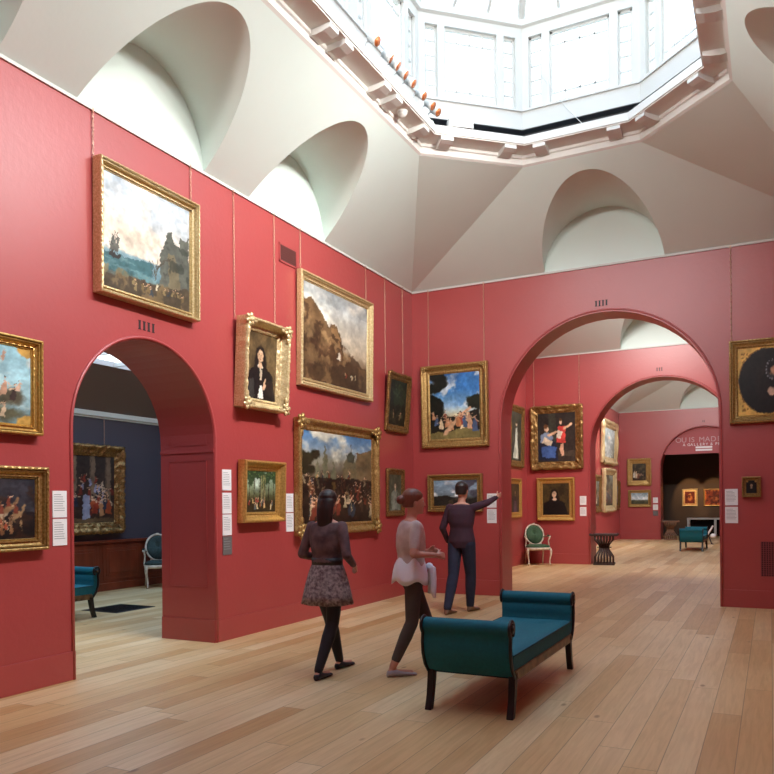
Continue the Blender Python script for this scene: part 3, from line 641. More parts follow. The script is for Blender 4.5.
PROF = {'plain': [(0, .0), (0, .8), (.05, .95), (.16, 1), (.24, .93), (.28, .66), (.33, .80), (.38, .80), (.44, .50), (.60, .36), (.68, .34), (.71, .52), (.79, .52), (.82, .32), (.92, .38), (1, .18)],
        'scoop': [(0, 0), (0, .75), (.06, .95), (.15, 1), (.25, .96), (.32, .84), (.5, .50), (.7, .36), (.76, .42), (.82, .42), (.87, .34), (.94, .34), (1, .22)],
        'carved': [(0, 0), (0, .7), (.04, .85), (.12, .97), (.2, 1), (.28, .95), (.36, .82), (.45, .66), (.55, .6), (.65, .62), (.75, .55), (.82, .42), (.88, .44), (.94, .36), (1, .22)]}
def frame_mesh(w_, h_, fw, D, prof='plain', amp=0, per=.08, scal=0, seed=1, step=.03, bead=0):
    P = PROF[prof]; mb = MB(); cs = [(-1, -1), (1, -1), (1, 1), (-1, 1)]; rs = np.random.RandomState(seed); tab = rs.rand(64, 64)
    def nz(a, b):
        ai, bi = int(math.floor(a)), int(math.floor(b)); fa, fb = a - ai, b - bi; fa = fa * fa * (3 - 2 * fa); fb = fb * fb * (3 - 2 * fb); g = lambda i, j: tab[i % 64, j % 64]
        return (g(ai, bi) * (1 - fa) + g(ai + 1, bi) * fa) * (1 - fb) + (g(ai, bi + 1) * (1 - fa) + g(ai + 1, bi + 1) * fa) * fb - .5
    for sd in range(4):
        c0, c1 = cs[sd], cs[(sd + 1) % 4]; L = w_ if sd % 2 == 0 else h_; n = max(2, int(L / step)); nx = [(0, -1), (1, 0), (0, 1), (-1, 0)][sd]; rows = []
        for t, hh in P:
            row = []
            for j in range(n + 1):
                f = j / n; ax, az = c0[0] * (w_ / 2 - t * fw), c0[1] * (h_ / 2 - t * fw); bx, bz = c1[0] * (w_ / 2 - t * fw), c1[1] * (h_ / 2 - t * fw)
                x, z = ax + (bx - ax) * f, az + (bz - az) * f; s = f * L; e = min(1, min(f, 1 - f) * n / 2)
                d = hh * D
                if t > 0 and t < .97:
                    d += amp * D * (nz(s / per * 1.0 + sd * 17, t * 4) * 2 + nz(s / per * 2.3 + 5, t * 9 + sd) * 1.1)
                    if bead and (.03 < t < .2 or .7 < t < .82): d += bead * D * (1 if int(s / (step * 2)) % 2 == 0 and True else -1) * .5 * (j % 2 * 2 - 1) if False else bead * D * math.sin(2 * PI * s / (step * 3))
                o_ = scal * (max(0, nz(s / per + 3 + sd * 9, .5) + .25) + .35 * abs(math.sin(PI * s / (per * 1.6)))) * e * max(0, 1 - t * 3) * (1 if hh > 0 else .0)
                row.append((x + nx[0] * o_, -max(d, 0), z + nx[1] * o_))
            rows.append(row)
        mb.grid(rows, amp > 0)
    # back board
    mb.add([(-w_ / 2, 0, -h_ / 2), (w_ / 2, 0, -h_ / 2), (w_ / 2, 0, h_ / 2), (-w_ / 2, 0, h_ / 2)], [(0, 1, 2, 3)])
    return mb
def ornament(parent, x, z, D, r, m, seed, mirror=1):
    rs = random.Random(seed); b = MB()
    for k in range(6):
        a = PI * 2 * k / 6 + .3; b.ell((x + math.cos(a) * r * .62, -D, z + math.sin(a) * r * .62), r * .48, r * .28, r * .34, 8, 5, Matrix.Rotation(-a, 3, 'Y'))
    b.ell((x, -D - r * .1, z), r * .42, r * .34, r * .42, 8, 6)
    for s in ((1, 0), (0, 1)):
        q = -1 if x > 0 else 1; v_ = -1 if z > 0 else 1
        b.ell((x + s[0] * q * r * 1.35, -D * .95, z + s[1] * v_ * r * 1.35), r * (.55 if s[0] else .3), r * .2, r * (.3 if s[0] else .55), 8, 5)
    return b.build('corner_ornament', m, parent)
def chain(parent, x, z0, z1, yb, tight=False):
    b = MB(); n = max(2, int((z1 - z0) / .038)); L = (z1 - z0) / n
    for k in range(n):
        z = z0 + L * (k + .5); pts = []
        for j in range(8):
            a = 2 * PI * j / 8; q = math.cos(a) * .008
            pts.append((x + (q if k % 2 else 0), yb + (0 if k % 2 else q), z + math.sin(a) * L * .62))
        b.tube(pts, .0028, 4, closed=True)
    b.box(x - .008, x + .008, yb - .005, yb + .012, z1 - .02, z1 + .01)
    return b.build('hanging_chain', M['brass'], parent)
def picture(name, wall, pos, u0, u1, z0, z1, D, tilt, fw, prof, fm, artf, label, amp=0, per=.08, scal=0, seed=1, res=100, step=.03, orn=0, chains=(), bead=0, slip=None, cat='painting', ztop=H, group=None):
    w_, h_ = u1 - u0, math.hypot(z1 - z0, tilt); uc = (u0 + u1) / 2
    th = math.asin(min(1, tilt / h_))
    if wall == 'x': r = empty(name, (pos, uc, z0), PI / 2)
    else: r = empty(name, (uc, pos, z0), 0)
    tag(r, label, cat, group)
    fr = frame_mesh(w_, h_, fw, D, prof, amp, per, scal, seed, step, bead).build('frame', M[fm], r)
    T_ = Matrix.Translation((0, -.004, 0)) @ Matrix.Rotation(th, 4, 'X') @ Matrix.Translation((0, 0, h_ / 2))
    fr.matrix_local = T_
    cw, chh = w_ - 2 * fw, h_ - 2 * fw; a = Art(int(res * min(1, cw / chh)) + 2, int(res * min(1, chh / cw)) + 2, cw / chh, seed); artf(a)
    cv = a.mesh(cw + .01, chh + .01, 'canvas', r, -D * .26); cv.matrix_local = T_
    if slip:
        s = MB(); q = .025
        s.box(-cw / 2, cw / 2, -D * .36, -D * .25, chh / 2 - q, chh / 2); s.box(-cw / 2, cw / 2, -D * .36, -D * .25, -chh / 2, -chh / 2 + q); s.box(-cw / 2, -cw / 2 + q, -D * .36, -D * .25, -chh / 2, chh / 2); s.box(cw / 2 - q, cw / 2, -D * .36, -D * .25, -chh / 2, chh / 2)
        so = s.build('slip', M[slip], fr)
    if orn:
        for sx_ in (-1, 1):
            for sz in (-1, 1): oo = ornament(fr, sx_ * (w_ / 2 - fw * .35), sz * (h_ / 2 - fw * .35), D * .92, orn, M[fm], seed)
    yb = -.014
    for cu in chains:
        chain(r, (cu - uc), (z1 - z0) - .02, ztop - z0 - .01, yb)
    return r

def a_sea(a):
    a.grad((0, '4a4238'), (.12, '57503f'), (.2, '5a7880'), (.34, '7f9ba2'), (.36, 'd8c8b4'), (.55, 'e6d3bd'), (.75, 'd9dbd8'), (1, 'b9c6d0'))
    a.noise('f2e8da', .5, 3, 4, 1, .8, .15, (a.v > .36) * 1.); a.noise('a9b7c2', .58, 4, 3, 2, .5, .1, (a.v > .6) * 1.)
    a.poly([(0, .3), (.0, .16), (.5, .1), (.55, .33)], '3f6468', .05); a.noise('7fa0a0', .5, 4, 20, 3, .5, .1, ((a.v < .3) & (a.v > .12) & (a.u < .6)) * 1.)
    a.poly([(.62, .2), (.64, .48), (.70, .56), (.72, .7), (.78, .72), (.8, .62), (.86, .6), (.88, .7), (.96, .68), (1, .74), (1, 0), (.55, 0)], '5d5f55', .05)
    a.poly([(.72, .15), (.74, .5), (.82, .52), (.86, .3), (.9, .1)], '7a6f55', .06); a.noise('34382f', .5, 9, 9, 4, .7, .08, (a.u > .64) * (a.v < .6) * 1.)
    a.poly([(0, 0), (0, .1), (.4, .15), (1, .2), (1, 0)], '4c4030', .06); a.noise('85704c', .55, 10, 6, 5, .7, .1, (a.v < .2) * 1.)
    for x, s in ((.13, 1), (.09, .5)):
        a.poly([(x - .05 * s, .32), (x + .06 * s, .31), (x + .045 * s, .27), (x - .035 * s, .27)], '2c2a26')
        for k in (-.03, .0, .03): a.line(x + k * s, .3, x + k * s, .3 + .2 * s, .004, '3a3630'); a.poly([(x + (k - .015) * s, .34), (x + (k + .018) * s, .35), (x + (k + .012) * s, .46 * s + .32 * (1 - s)), (x + (k - .01) * s, .45 * s + .32 * (1 - s))], '5a5850')
    for k in range(7): a.line(.58, .2 + .02 * k, .5 + .05 * k, .36 + .02 * k, .004, '4a4234', .8)
    a.crowd(14, .3, .95, .03, .12, .06, .1, ['6d5a3a', '8d7a52', 'a0462e', '3d4248', 'cfc2a0'])
def a_allegory(a):
    a.grad((0, '6f8a8e'), (.4, '9fc0c4'), (1, '9ccbd6')); a.noise('dfe6dc', .48, 4, 4, 1, .8, .15)
    for x, y, rx, ry, c in ((.75, .12, .25, .1, '5d5a44'), (.6, .3, .3, .14, '6b6a54'), (.8, .35, .15, .14, '504a3a'), (.35, .2, .25, .12, '6a6248')): a.ell(x, y, rx, ry, c, soft=.5, wob=.1)
    for x, y, h, c in ((.6, .45, .22, 'e2cfb4'), (.7, .35, .25, 'b98f74'), (.8, .3, .22, '3a2c28'), (.5, .4, .2, 'd8b9a8'), (.85, .42, .15, 'c9a78e'), (.7, .8, .14, 'c8a088'), (.4, .3, .2, 'cf9a6a'), (.3, .5, .2, 'e0c8b8'), (.7, .08, .2, 'c9b090')): a.person(x, y, h, c, lean=.03)
    for x, y in ((0, 0), (1, 0), (0, 1), (1, 1)): a.ell(x, y, .16, .13, 'c99b4c', soft=.1)
def a_battle(a):
    a.grad((0, '15110f'), (.5, '231f22'), (1, '2c2f38')); a.noise('46454c', .55, 4, 3, 1, .6, .15, (a.v > .45) * 1.); a.noise('3c2418', .55, 6, 5, 2, .7, .1)
    for x, y, c in ((.62, .3, 'b9a488'), (.7, .42, '8a6a4a'), (.5, .35, '6a4028'), (.78, .3, '9c7c58'), (.4, .3, '5a3826')):
        a.ell(x, y + .08, .08, .07, c, a=.4, wob=.04); a.line(x + .05, y + .1, x + .1, y + .25, .025, c); a.line(x - .05, y, x - .06, y - .14, .012, c); a.line(x + .05, y, x + .07, y - .14, .012, c); a.person(x, y + .12, .2, '7a3c2c')
    a.crowd(16, .2, .95, .05, .3, .1, .18, ['6b4a30', '8b6544', '3a2a22', '94482f'])
def a_lady(a):
    a.portrait('6b5638', '1c1716', 'cfa884', '1e1612', cx=.47, cy=.66, h=.27, collar='d9cdb8', long_hair=True)
    A = a.asp; a.poly([(.42, .02), (.60, .02), (.56, .2), (.48, .22)], 'e6dfd2', .02); a.poly([(.47, .3), (.53, .3), (.54, .45), (.45, .46)], 'c9b79a', .02); a.poly([(.02, .0), (.3, .02), (.42, .18), (.28, .3), (.08, .27)], '373532', .04)
    a.poly([(.3, .28), (.44, .32), (.42, .1), (.3, .06)], '191415', .03); a.ell(.62, .2, .09, .035, 'd9b08c', a=.7); a.line(.6, .22, .66, .32, .015, 'd9b08c'); a.poly([(.66, .1), (.98, .02), (.9, .32), (.72, .3)], '2a211e', .04)
def a_cliff(a):
    a.grad((0, '3a2c1e'), (.25, '5d4a34'), (.4, 'b9a98e'), (.6, 'd3c9b4'), (.85, 'bcc0bc'), (1, '8f989c')); a.noise('efe6d2', .5, 3, 3, 1, .7, .2, (a.v > .4) * 1.); a.noise('8f9494', .52, 3, 4, 2, .6, .15, (a.v > .85) * 1.)
    a.poly([(0, 0), (0, .82), (.1, .86), (.2, .8), (.28, .70), (.36, .62), (.4, .68), (.5, .66), (.56, .56), (.62, .34), (.8, .22), (1, .2), (1, 0)], '6e5437', .05)
    a.poly([(.36, .3), (.4, .64), (.5, .64), (.56, .5), (.58, .3)], '93714a', .06); a.noise('3d2a1a', .47, 8, 6, 4, .75, .12, (a.v < .8 - .55 * a.u) * 1.); a.noise('a5845a', .58, 9, 7, 5, .6, .1, (a.v < .72 - .5 * a.u) * 1.)
    a.poly([(.5, .30), (.53, .38), (.55, .38), (.56, .3)], 'dcd2bc', .02); a.poly([(.5, .24), (1, .28), (1, 0), (.4, 0)], '4a3724', .06); a.noise('6f5638', .52, 8, 8, 6, .7, .1, (a.v < .28) * 1.)
    a.noise('3a2a1a', .5, 10, 5, 8, .6, .1, (a.v < .2) * 1.); a.crowd(5, .55, .8, .1, .14, .05, .06, ['c9b48a', '8a3c28']); a.ell(.72, .15, .015, .012, 'f0e6c8')
def a_grove(a):
    a.grad((0, '2c2a1a'), (.35, '4c4a2c'), (.6, '8a9a78'), (1, '9fb6a8')); a.ell(.35, .75, .12, .3, 'c3d3c2', soft=.8)
    for x, h in ((.1, .7), (.25, .75), (.45, .8), (.58, .6), (.75, .75), (.92, .7)): a.tree(x, .28, h - .1, .22, '32472c', hi='5f7a44')
    for x in (.5, .56, .62): a.line(x, .3, x, .88, .02, '8d8558', .7)
    a.poly([(0, 0), (1, 0), (1, .3), (0, .26)], '3a2f1c', .05); a.crowd(20, .08, .92, .05, .26, .12, .16, ['b08a58', 'c9a86e', '8c5a38', 'a3423a', '5d6a6a', 'd9c896'])
def a_procession(a):
    a.grad((0, '2a1e15'), (.45, '4a3826'), (.7, '8f8b78'), (.82, '7f93a3'), (1, '4f7ba8')); a.noise('e0d8bf', .48, 3, 4, 1, .9, .15, (a.v > .6) * 1.)
    a.poly([(.75, .3), (.75, .8), (.8, .82), (1, .86), (1, .3)], '6e5c40', .02); a.ell(.66, .62, .11, .12, '6a6148', soft=.1); a.poly([(.55, .4), (.55, .62), (.77, .62), (.77, .4)], '75684a'); a.ell(.67, .75, .06, .06, '46483a', soft=.1); a.line(.67, .8, .67, .9, .008, '46483a')
    for x, h in ((.3, .86), (.2, .72), (.42, .7)): a.poly([(x - .03, .45), (x - .03, h - .15), (x, h), (x + .03, h - .15), (x + .03, .45)], '6d6a50')
    a.tree(.06, .3, .4, .22, '2c2818'); a.poly([(0, 0), (0, .5), (.3, .48), (.5, .5), (1, .48), (1, 0)], '33251a', .06)
    P = ['8a5a34', 'a07c48', '6e3424', '4a3826', '343c44', 'a89874', '54402a', '7c4028']
    a.crowd(46, .02, .98, .2, .5, .09, .16, P); a.ell(.42, .42, .03, .05, 'e0a850'); a.noise('1e160f', .42, 4, 4, 9, .7, .2, (a.v < .5) * 1.); a.crowd(22, .02, .98, .02, .2, .17, .23, P); a.noise('1e160f', .5, 5, 5, 10, .75, .15, (a.v < .42) * 1.)
def a_darktree(a):
    a.grad((0, '1c1a12'), (1, '20251e')); a.noise('3c4030', .5, 5, 8, 1, .6, .1); a.tree(.5, .3, .4, .3, '2c3626', hi='48513a'); a.crowd(6, .2, .8, .1, .25, .1, .14, ['6a5a3a', '7d6a48'])
def a_greylady(a): a.portrait('5c5a44', '7d8474', 'c4b090', '5a4630', cy=.68, h=.2); a.poly([(.3, .02), (.7, .02), (.62, .5), (.38, .5)], '8f9484', .05); a.noise('3e3e2e', .55, 5, 8, 2, .5, .1)
def a_trees_sky(a):
    a.grad((0, '6f6238'), (.3, '5c5030'), (.36, 'd9d2b0'), (.5, '8fb4d2'), (.75, '3f7fc0'), (1, '3d74b4')); a.noise('e6ecec', .55, 3, 5, 1, .85, .12, (a.v > .42) * 1.); a.noise('2c5c98', .55, 4, 4, 2, .5, .15, (a.v > .5) * 1.)
    for k in range(7): a.ell(a.rs.uniform(-.02, .25), a.rs.uniform(.45, 1), .16, .1, '14160f', wob=.1)
    for k in range(6): a.ell(a.rs.uniform(.82, 1.02), a.rs.uniform(.4, .7), .12, .08, '1c2014', wob=.1)
    a.ell(.12, .45, .18, .2, '14160f', wob=.1); a.poly([(0, .42), (.3, .36), (.6, .33), (1, .45), (1, .1), (0, .1)], '1f1c14', .07)
    a.poly([(0, 0), (1, 0), (1, .12), (.6, .16), (.3, .1), (0, .1)], '7d6f42', .05)
    S = ['c98e66', 'd4a27e', '8c3f30', 'b77a50', 'e0c8a0', '6d4a34', '4a5a78']
    a.crowd(16, .05, .95, .12, .3, .14, .2, S); a.line(.3, .08, .62, .36, .03, 'd8ab84'); a.line(.55, .3, .8, .46, .02, 'd8ab84'); a.crowd(6, .55, .95, .08, .2, .2, .24, S)
def a_storm(a):
    a.grad((0, '24201c'), (.25, '3a342a'), (.4, '6d7a80'), (.7, '8fa6b6'), (1, '93aec2')); a.noise('e9ebe8', .5, 3, 3, 1, .9, .15, (a.v > .35) * (a.u < .55) * 1.); a.noise('4b4650', .42, 3, 3, 2, .9, .12, (a.v > .3) * np.clip(a.u * 2.2 - .8, 0, 1))
    a.poly([(0, .36), (.3, .42), (.5, .3), (.7, .2), (1, .34), (1, 0), (0, 0)], '2b2620', .05); a.noise('5f4c38', .55, 9, 5, 3, .6, .1, (a.v < .3) * 1.)
def a_oval(a):
    a.grad((0, '120e0d'), (1, '1c1614')); a.ell(.46, .52, .2, .34, '2e2019', soft=.8)
    A = a.asp; cx, cy = .60, .66
    a.ell(cx - .02, cy - .22, .22, .24, '1a1311', soft=.2); a.ell(cx, cy, .13, .15, '3c3a3c', soft=.3); a.ell(cx, cy + .02, .1, .115, '120d0c', soft=.3); a.ell(cx + .01, cy - .02, .065, .085, 'b98a6a', soft=.4)
    for k in range(16): an = 2 * PI * k / 16; a.ell(cx + .115 * math.cos(an), cy + .135 * math.sin(an), .014, .018, '8f8e92', k=.9)
    a.ell(cx - .02, .34, .08, .07, 'c9a78c', wob=.04)
    d = np.sqrt(((a.u - .5) / .475) ** 2 + ((a.v - .5) / .475) ** 2); a.put((d > 1) * 1., 'd0a654'); a.put(((d > 1) & (d < 1.03)) * 1., '7d5a28')
    for x in (.08, .92):
        for y in (.08, .92):
            for k in range(5): a.ell(x + (.5 - x) * .12 * k * (.6 if k % 2 else .1), y + (.5 - y) * .12 * k * (.1 if k % 2 else .6), .022, .018, '8c6428')
def a_tiny(a):
    a.portrait('1a1412', '15100f', 'b79678', '120c0a', cy=.62, h=.34, collar='8a8078'); d = ((a.v > .86) & (np.abs(a.u - .5) > .3)); a.put(d * 1., 'c8a25c')
def a_pair(a):
    a.grad((0, '3a3028'), (.3, '332a24'), (1, '2b2622')); a.poly([(.25, .4), (.3, 1), (.5, 1), (.5, .4)], '3c3a30'); a.poly([(.55, .12), (1, .1), (1, .22), (.55, .2)], '4a3e32')
    a.poly([(.0, .05), (.55, .02), (.5, .35), (.3, .62), (.1, .55), (.02, .3)], '22283a', .05); a.poly([(.1, .1), (.45, .08), (.5, .3), (.3, .35), (.1, .3)], '44619a', .06); a.poly([(.06, .42), (.3, .38), (.42, .5), (.3, .62), (.1, .56)], '7c8aa0', .05)
    a.poly([(.1, .4), (.35, .33), (.4, .42), (.18, .52)], 'd3bfa4', .03); a.ell(.24, .68, .06, .08, 'e0b996'); a.ell(.22, .73, .06, .05, '6a4428'); a.line(.3, .55, .52, .62, .025, 'dcb08c')
    a.poly([(.5, .42), (.75, .38), (.74, .72), (.56, .74)], 'c8443c', .05); a.poly([(.58, .3), (.64, .12), (.7, .12), (.68, .4)], 'dba888', .02); a.ell(.62, .82, .05, .065, 'e6bd9a'); a.ell(.62, .86, .055, .04, '5a3a22'); a.line(.72, .68, .9, .76, .025, 'e0b48e'); a.poly([(.5, .5), (.62, .46), (.66, .62), (.54, .66)], 'd6c8b4', .04)
def a_man(a): a.portrait('4a3a20', '14100e', 'd8b494', '1a120e', cx=.45, cy=.66, h=.28, collar='d8d0c4', long_hair=True, face=-.01)
def a_white(a):
    a.grad((0, '35322a'), (1, '3e3c34')); a.noise('55503f', .5, 4, 6, 1, .6, .15)
    a.poly([(.2, .05), (.75, .04), (.62, .4), (.58, .68), (.42, .68), (.38, .4)], 'c4c2b0', .05); a.ell(.5, .76, .1, .05, 'd9bfa0'); a.ell(.5, .79, .1, .035, '4a3826'); a.noise('8f9080', .55, 6, 8, 3, .5, .1, (a.v < .6) * (a.v > .05) * (np.abs(a.u - .5) < .2) * 1.)
def a_study(a): a.portrait('4a3a28', '33282a', 'b08a6a', '2a1c14', cy=.7, h=.2); a.poly([(.3, 0), (.7, 0), (.6, .4), (.4, .4)], '5d4650', .05)
def a_pale(a): a.grad((0, '77705c'), (.4, '9aa29a'), (1, 'b9c4c4')); a.noise('dfe2da', .5, 4, 6, 1, .8, .15); a.poly([(.3, .05), (.7, .05), (.6, .6), (.4, .6)], 'b9bcb4', .06); a.ell(.5, .68, .1, .06, 'd9bfa0')
def a_scene(a): a.grad((0, '4a3d2c'), (.5, '6a604c'), (1, '8f9488')); a.noise('3a2e20', .5, 5, 6, 1, .7, .12); a.crowd(12, .15, .85, .05, .4, .2, .3, ['b08a68', '8c4438', 'c9b898', '5a6470'])
def a_interior(a): a.grad((0, '3a2616'), (.3, '2e241a'), (1, '3a3426')); a.noise('6a5a3c', .55, 4, 5, 1, .6, .15); a.crowd(3, .15, .4, .12, .2, .4, .45, ['cfc6b4', 'b8a488']); a.crowd(5, .4, .9, .05, .2, .25, .35, ['5a3422', '704030', '3c3224'])
def a_flat(a): a.grad((0, '44402c'), (.28, '5b5a3e'), (.36, '8d9684'), (.4, 'd3dcdc'), (1, '8fa4ac')); a.noise('e6eae8', .48, 4, 3, 1, .9, .12, (a.v > .4) * 1.); a.noise('3a3c2a', .5, 9, 6, 2, .8, .1, (a.v < .38) * 1.)
def a_court(a):
    a.grad((0, '4a3424'), (.1, '3a261c'), (1, '382e28'))
    for x in (.1, .38, .66, .9): a.poly([(x - .045, .3), (x - .04, 1), (x + .04, 1), (x + .045, .3)], '77604a', .01); a.line(x - .03, .3, x - .03, 1, .006, '4d3c2e')
    P = ['8c3420', 'a04a2a', '6a2a1c', '2a2c38', '8a8698', 'b07a50', '4a3020', 'c0a488']
    a.crowd(34, .02, .98, .25, .62, .12, .2, P); a.crowd(20, .05, .95, .08, .25, .22, .28, P); a.poly([(.5, .06), (.62, .04), (.62, .4), (.52, .42)], '9a98a8', .03); a.poly([(0, 0), (1, 0), (1, .06), (0, .07)], '6a5238', .03)
def a_print1(a): a.grad((0, 'e8b070'), (1, 'f2c88a')); a.poly([(.12, .1), (.88, .1), (.88, .9), (.12, .9)], '7a2c14'); a.ell(.5, .45, .22, .22, 'd07a3c', wob=.1); a.ell(.5, .68, .12, .1, 'e09850', wob=.1); a.noise('4a1a0c', .55, 7, 7, 1, .7, .1, (np.abs(a.u - .5) < .38) * (np.abs(a.v - .5) < .4) * 1.)
def a_print2(a): a.grad((0, 'b85a24'), (1, 'c8702e')); a.poly([(.08, .1), (.92, .1), (.92, .9), (.08, .9)], '8a3a18'); a.ell(.6, .45, .25, .2, 'c0703a', wob=.12); a.noise('4a1c0e', .5, 7, 6, 1, .7, .1)

LX = XL
picture('framed_painting', 'x', LX, 4.735, 6.01, 3.319, 4.501, .11, .013, .088, 'plain', 'gilt_pale', a_sea, 'large coastal landscape with a ship, pale gilt frame, above the left doorway', seed=11, res=150, bead=.03, step=.02, chains=(4.745, 5.99))
picture('framed_painting', 'x', LX, 3.16, 4.163, 2.021, 2.779, .08, .009, .085, 'plain', 'gilt_bright', a_allegory, 'pale blue sky scene with floating figures, upper picture at the left edge', seed=12, res=110, bead=.03, step=.02)
picture('framed_painting', 'x', LX, 3.24, 4.206, 1.114, 1.773, .08, .01, .10, 'plain', 'gilt', a_battle, 'dark battle scene with riders, lower picture at the left edge', seed=13, res=110, bead=.03, step=.02)
picture('framed_painting', 'x', LX, 6.66, 7.486, 2.541, 3.532, .17, .052, .125, 'scoop', 'gilt_pale', a_lady, 'portrait of a long haired sitter in black, deep pale gilt frame', amp=.04, per=.05, scal=.012, seed=14, res=130, step=.02, orn=.075, chains=(6.68, 7.44), bead=.02)
picture('framed_painting', 'x', LX, 7.898, 9.799, 2.944, 4.383, .08, .025, .115, 'plain', 'gilt_pale', a_cliff, 'large rocky cliff landscape under a pale sky in a gilt frame', seed=15, res=140, bead=.03, step=.025, chains=(8.0, 9.72))
picture('framed_painting', 'x', LX, 6.701, 7.488, 1.26, 1.96, .11, .022, .12, 'scoop', 'gilt_bright', a_grove, 'small woodland gathering in a bright gilt frame beside the column of labels', seed=16, res=100, step=.03)
picture('framed_painting', 'x', LX, 7.815, 9.94, 1.068, 2.537, .10, .009, .145, 'scoop', 'gilt', a_procession, 'large crowded townscape with spires, ornate gilt frame, low on the left wall', amp=.07, per=.06, scal=.012, seed=17, res=160, step=.025, orn=.1, bead=.02)
picture('framed_painting', 'x', LX, 10.279, 11.054, 2.585, 3.477, .05, .078, .105, 'carved', 'gilt_dark', a_darktree, 'dark narrow picture in a rococo frame tilting forward, high by the room corner', amp=.14, per=.08, scal=.03, seed=18, res=70, step=.03, chains=(10.33, 10.95))
picture('framed_painting', 'x', LX, 10.315, 10.917, 1.264, 1.997, .04, .008, .09, 'carved', 'gilt_dark', a_greylady, 'small grey-green figure picture in a worn gilt frame, low by the room corner', amp=.08, per=.06, scal=.015, seed=19, res=60, step=.03, orn=.03)
BY = 11.337
picture('framed_painting', 'y', BY, -5.064, -3.924, 2.346, 3.675, .08, .038, .15, 'scoop', 'gilt', a_trees_sky, 'trees and figures under a bright blue sky, left of the back arch', amp=.03, per=.05, seed=20, res=130, step=.025, orn=.045, bead=.03, chains=(-4.95, -4.0))
picture('framed_painting', 'y', BY, -4.971, -4.039, 1.319, 1.92, .07, .005, .10, 'plain', 'gilt', a_storm, 'stormy landscape in a gilt frame, below the bright blue sky picture', seed=21, res=90, step=.03)
picture('framed_painting', 'y', BY, -.488, .42, 2.49, 3.61, .09, .0, .11, 'plain', 'gilt', a_oval, 'dark oval portrait with gold corners, right of the back arch', seed=22, res=130, step=.016, bead=.05, chains=(-.46, .40))
picture('framed_painting', 'y', BY, -.346, -.113, 1.498, 1.773, .06, .003, .055, 'plain', 'gilt', a_tiny, 'tiny dark portrait in a gilt frame, below the oval portrait', seed=23, res=50, step=.03)
# second room
picture('framed_painting', 'y', 17.844, -5.13, -3.89, 2.24, 3.74, .08, .03, .18, 'carved', 'gilt_dark', a_pair, 'two full length figures in blue and red, carved frame, second room', amp=.22, per=.07, scal=.03, seed=24, res=100, step=.035, chains=(-5.05, -3.97))
picture('framed_painting', 'y', 17.844, -4.99, -4.09, 1.02, 2.04, .07, .01, .14, 'scoop', 'gilt_bright', a_man, 'portrait of a sitter in black, broad gilt frame, above the armchair', amp=.04, per=.06, seed=25, res=80, step=.04)
picture('framed_painting', 'x', LX, 16.4, 17.45, 2.28, 3.68, .06, .03, .15, 'carved', 'gilt_dark', a_white, 'standing figure in white, ornate frame, left wall of the second room', amp=.12, per=.08, scal=.03, seed=26, res=70, step=.04)
picture('framed_painting', 'x', LX, 16.42, 17.28, 1.112, 2.01, .05, .0, .13, 'plain', 'gilt_bright', a_study, 'narrow looking plain gilt picture under the figure in white, second room', seed=27, res=50, step=.05)
# third room
picture('framed_painting', 'x', LX, 26.70, 29.3, 2.83, 4.32, .14, .05, .24, 'carved', 'gilt_pale', a_pale, 'pale picture in a bright rococo frame, upper one in the third room', amp=.2, per=.2, scal=.08, seed=28, res=50, step=.08)
picture('framed_painting', 'x', LX, 26.80, 28.9, 1.11, 2.63, .15, .03, .22, 'carved', 'gilt_pale', a_scene, 'figure scene in a bright gilt frame, just under the pale rococo framed picture', amp=.12, per=.2, scal=.05, seed=29, res=50, step=.08)
picture('framed_painting', 'x', LX, 25.50, 26.5, 1.12, 2.35, .08, .02, .2, 'carved', 'gilt_dark', a_scene, 'small dark framed picture, leftmost of the three low ones in the third room', amp=.2, per=.12, scal=.04, seed=30, res=40, step=.08)
picture('framed_painting', 'x', LX, 29.15, 30.1, 1.15, 2.25, .08, .02, .2, 'carved', 'gilt_dark', a_scene, 'small dark framed picture next to the corner of the third room', amp=.2, per=.12, scal=.04, seed=31, res=40, step=.08)
picture('framed_painting', 'y', 30.44, -4.95, -4.065, 2.07, 3.11, .07, .01, .2, 'carved', 'gilt', a_interior, 'dark interior scene in a carved gilt frame beside the farthest arch', amp=.12, per=.08, scal=.02, seed=32, res=60, step=.05)
picture('framed_painting', 'y', 30.44, -4.925, -4.075, 1.246, 1.9, .05, .0, .12, 'plain', 'gilt', a_flat, 'wide cloudy landscape in a gilt frame beside the farthest arch', seed=33, res=60, step=.05)
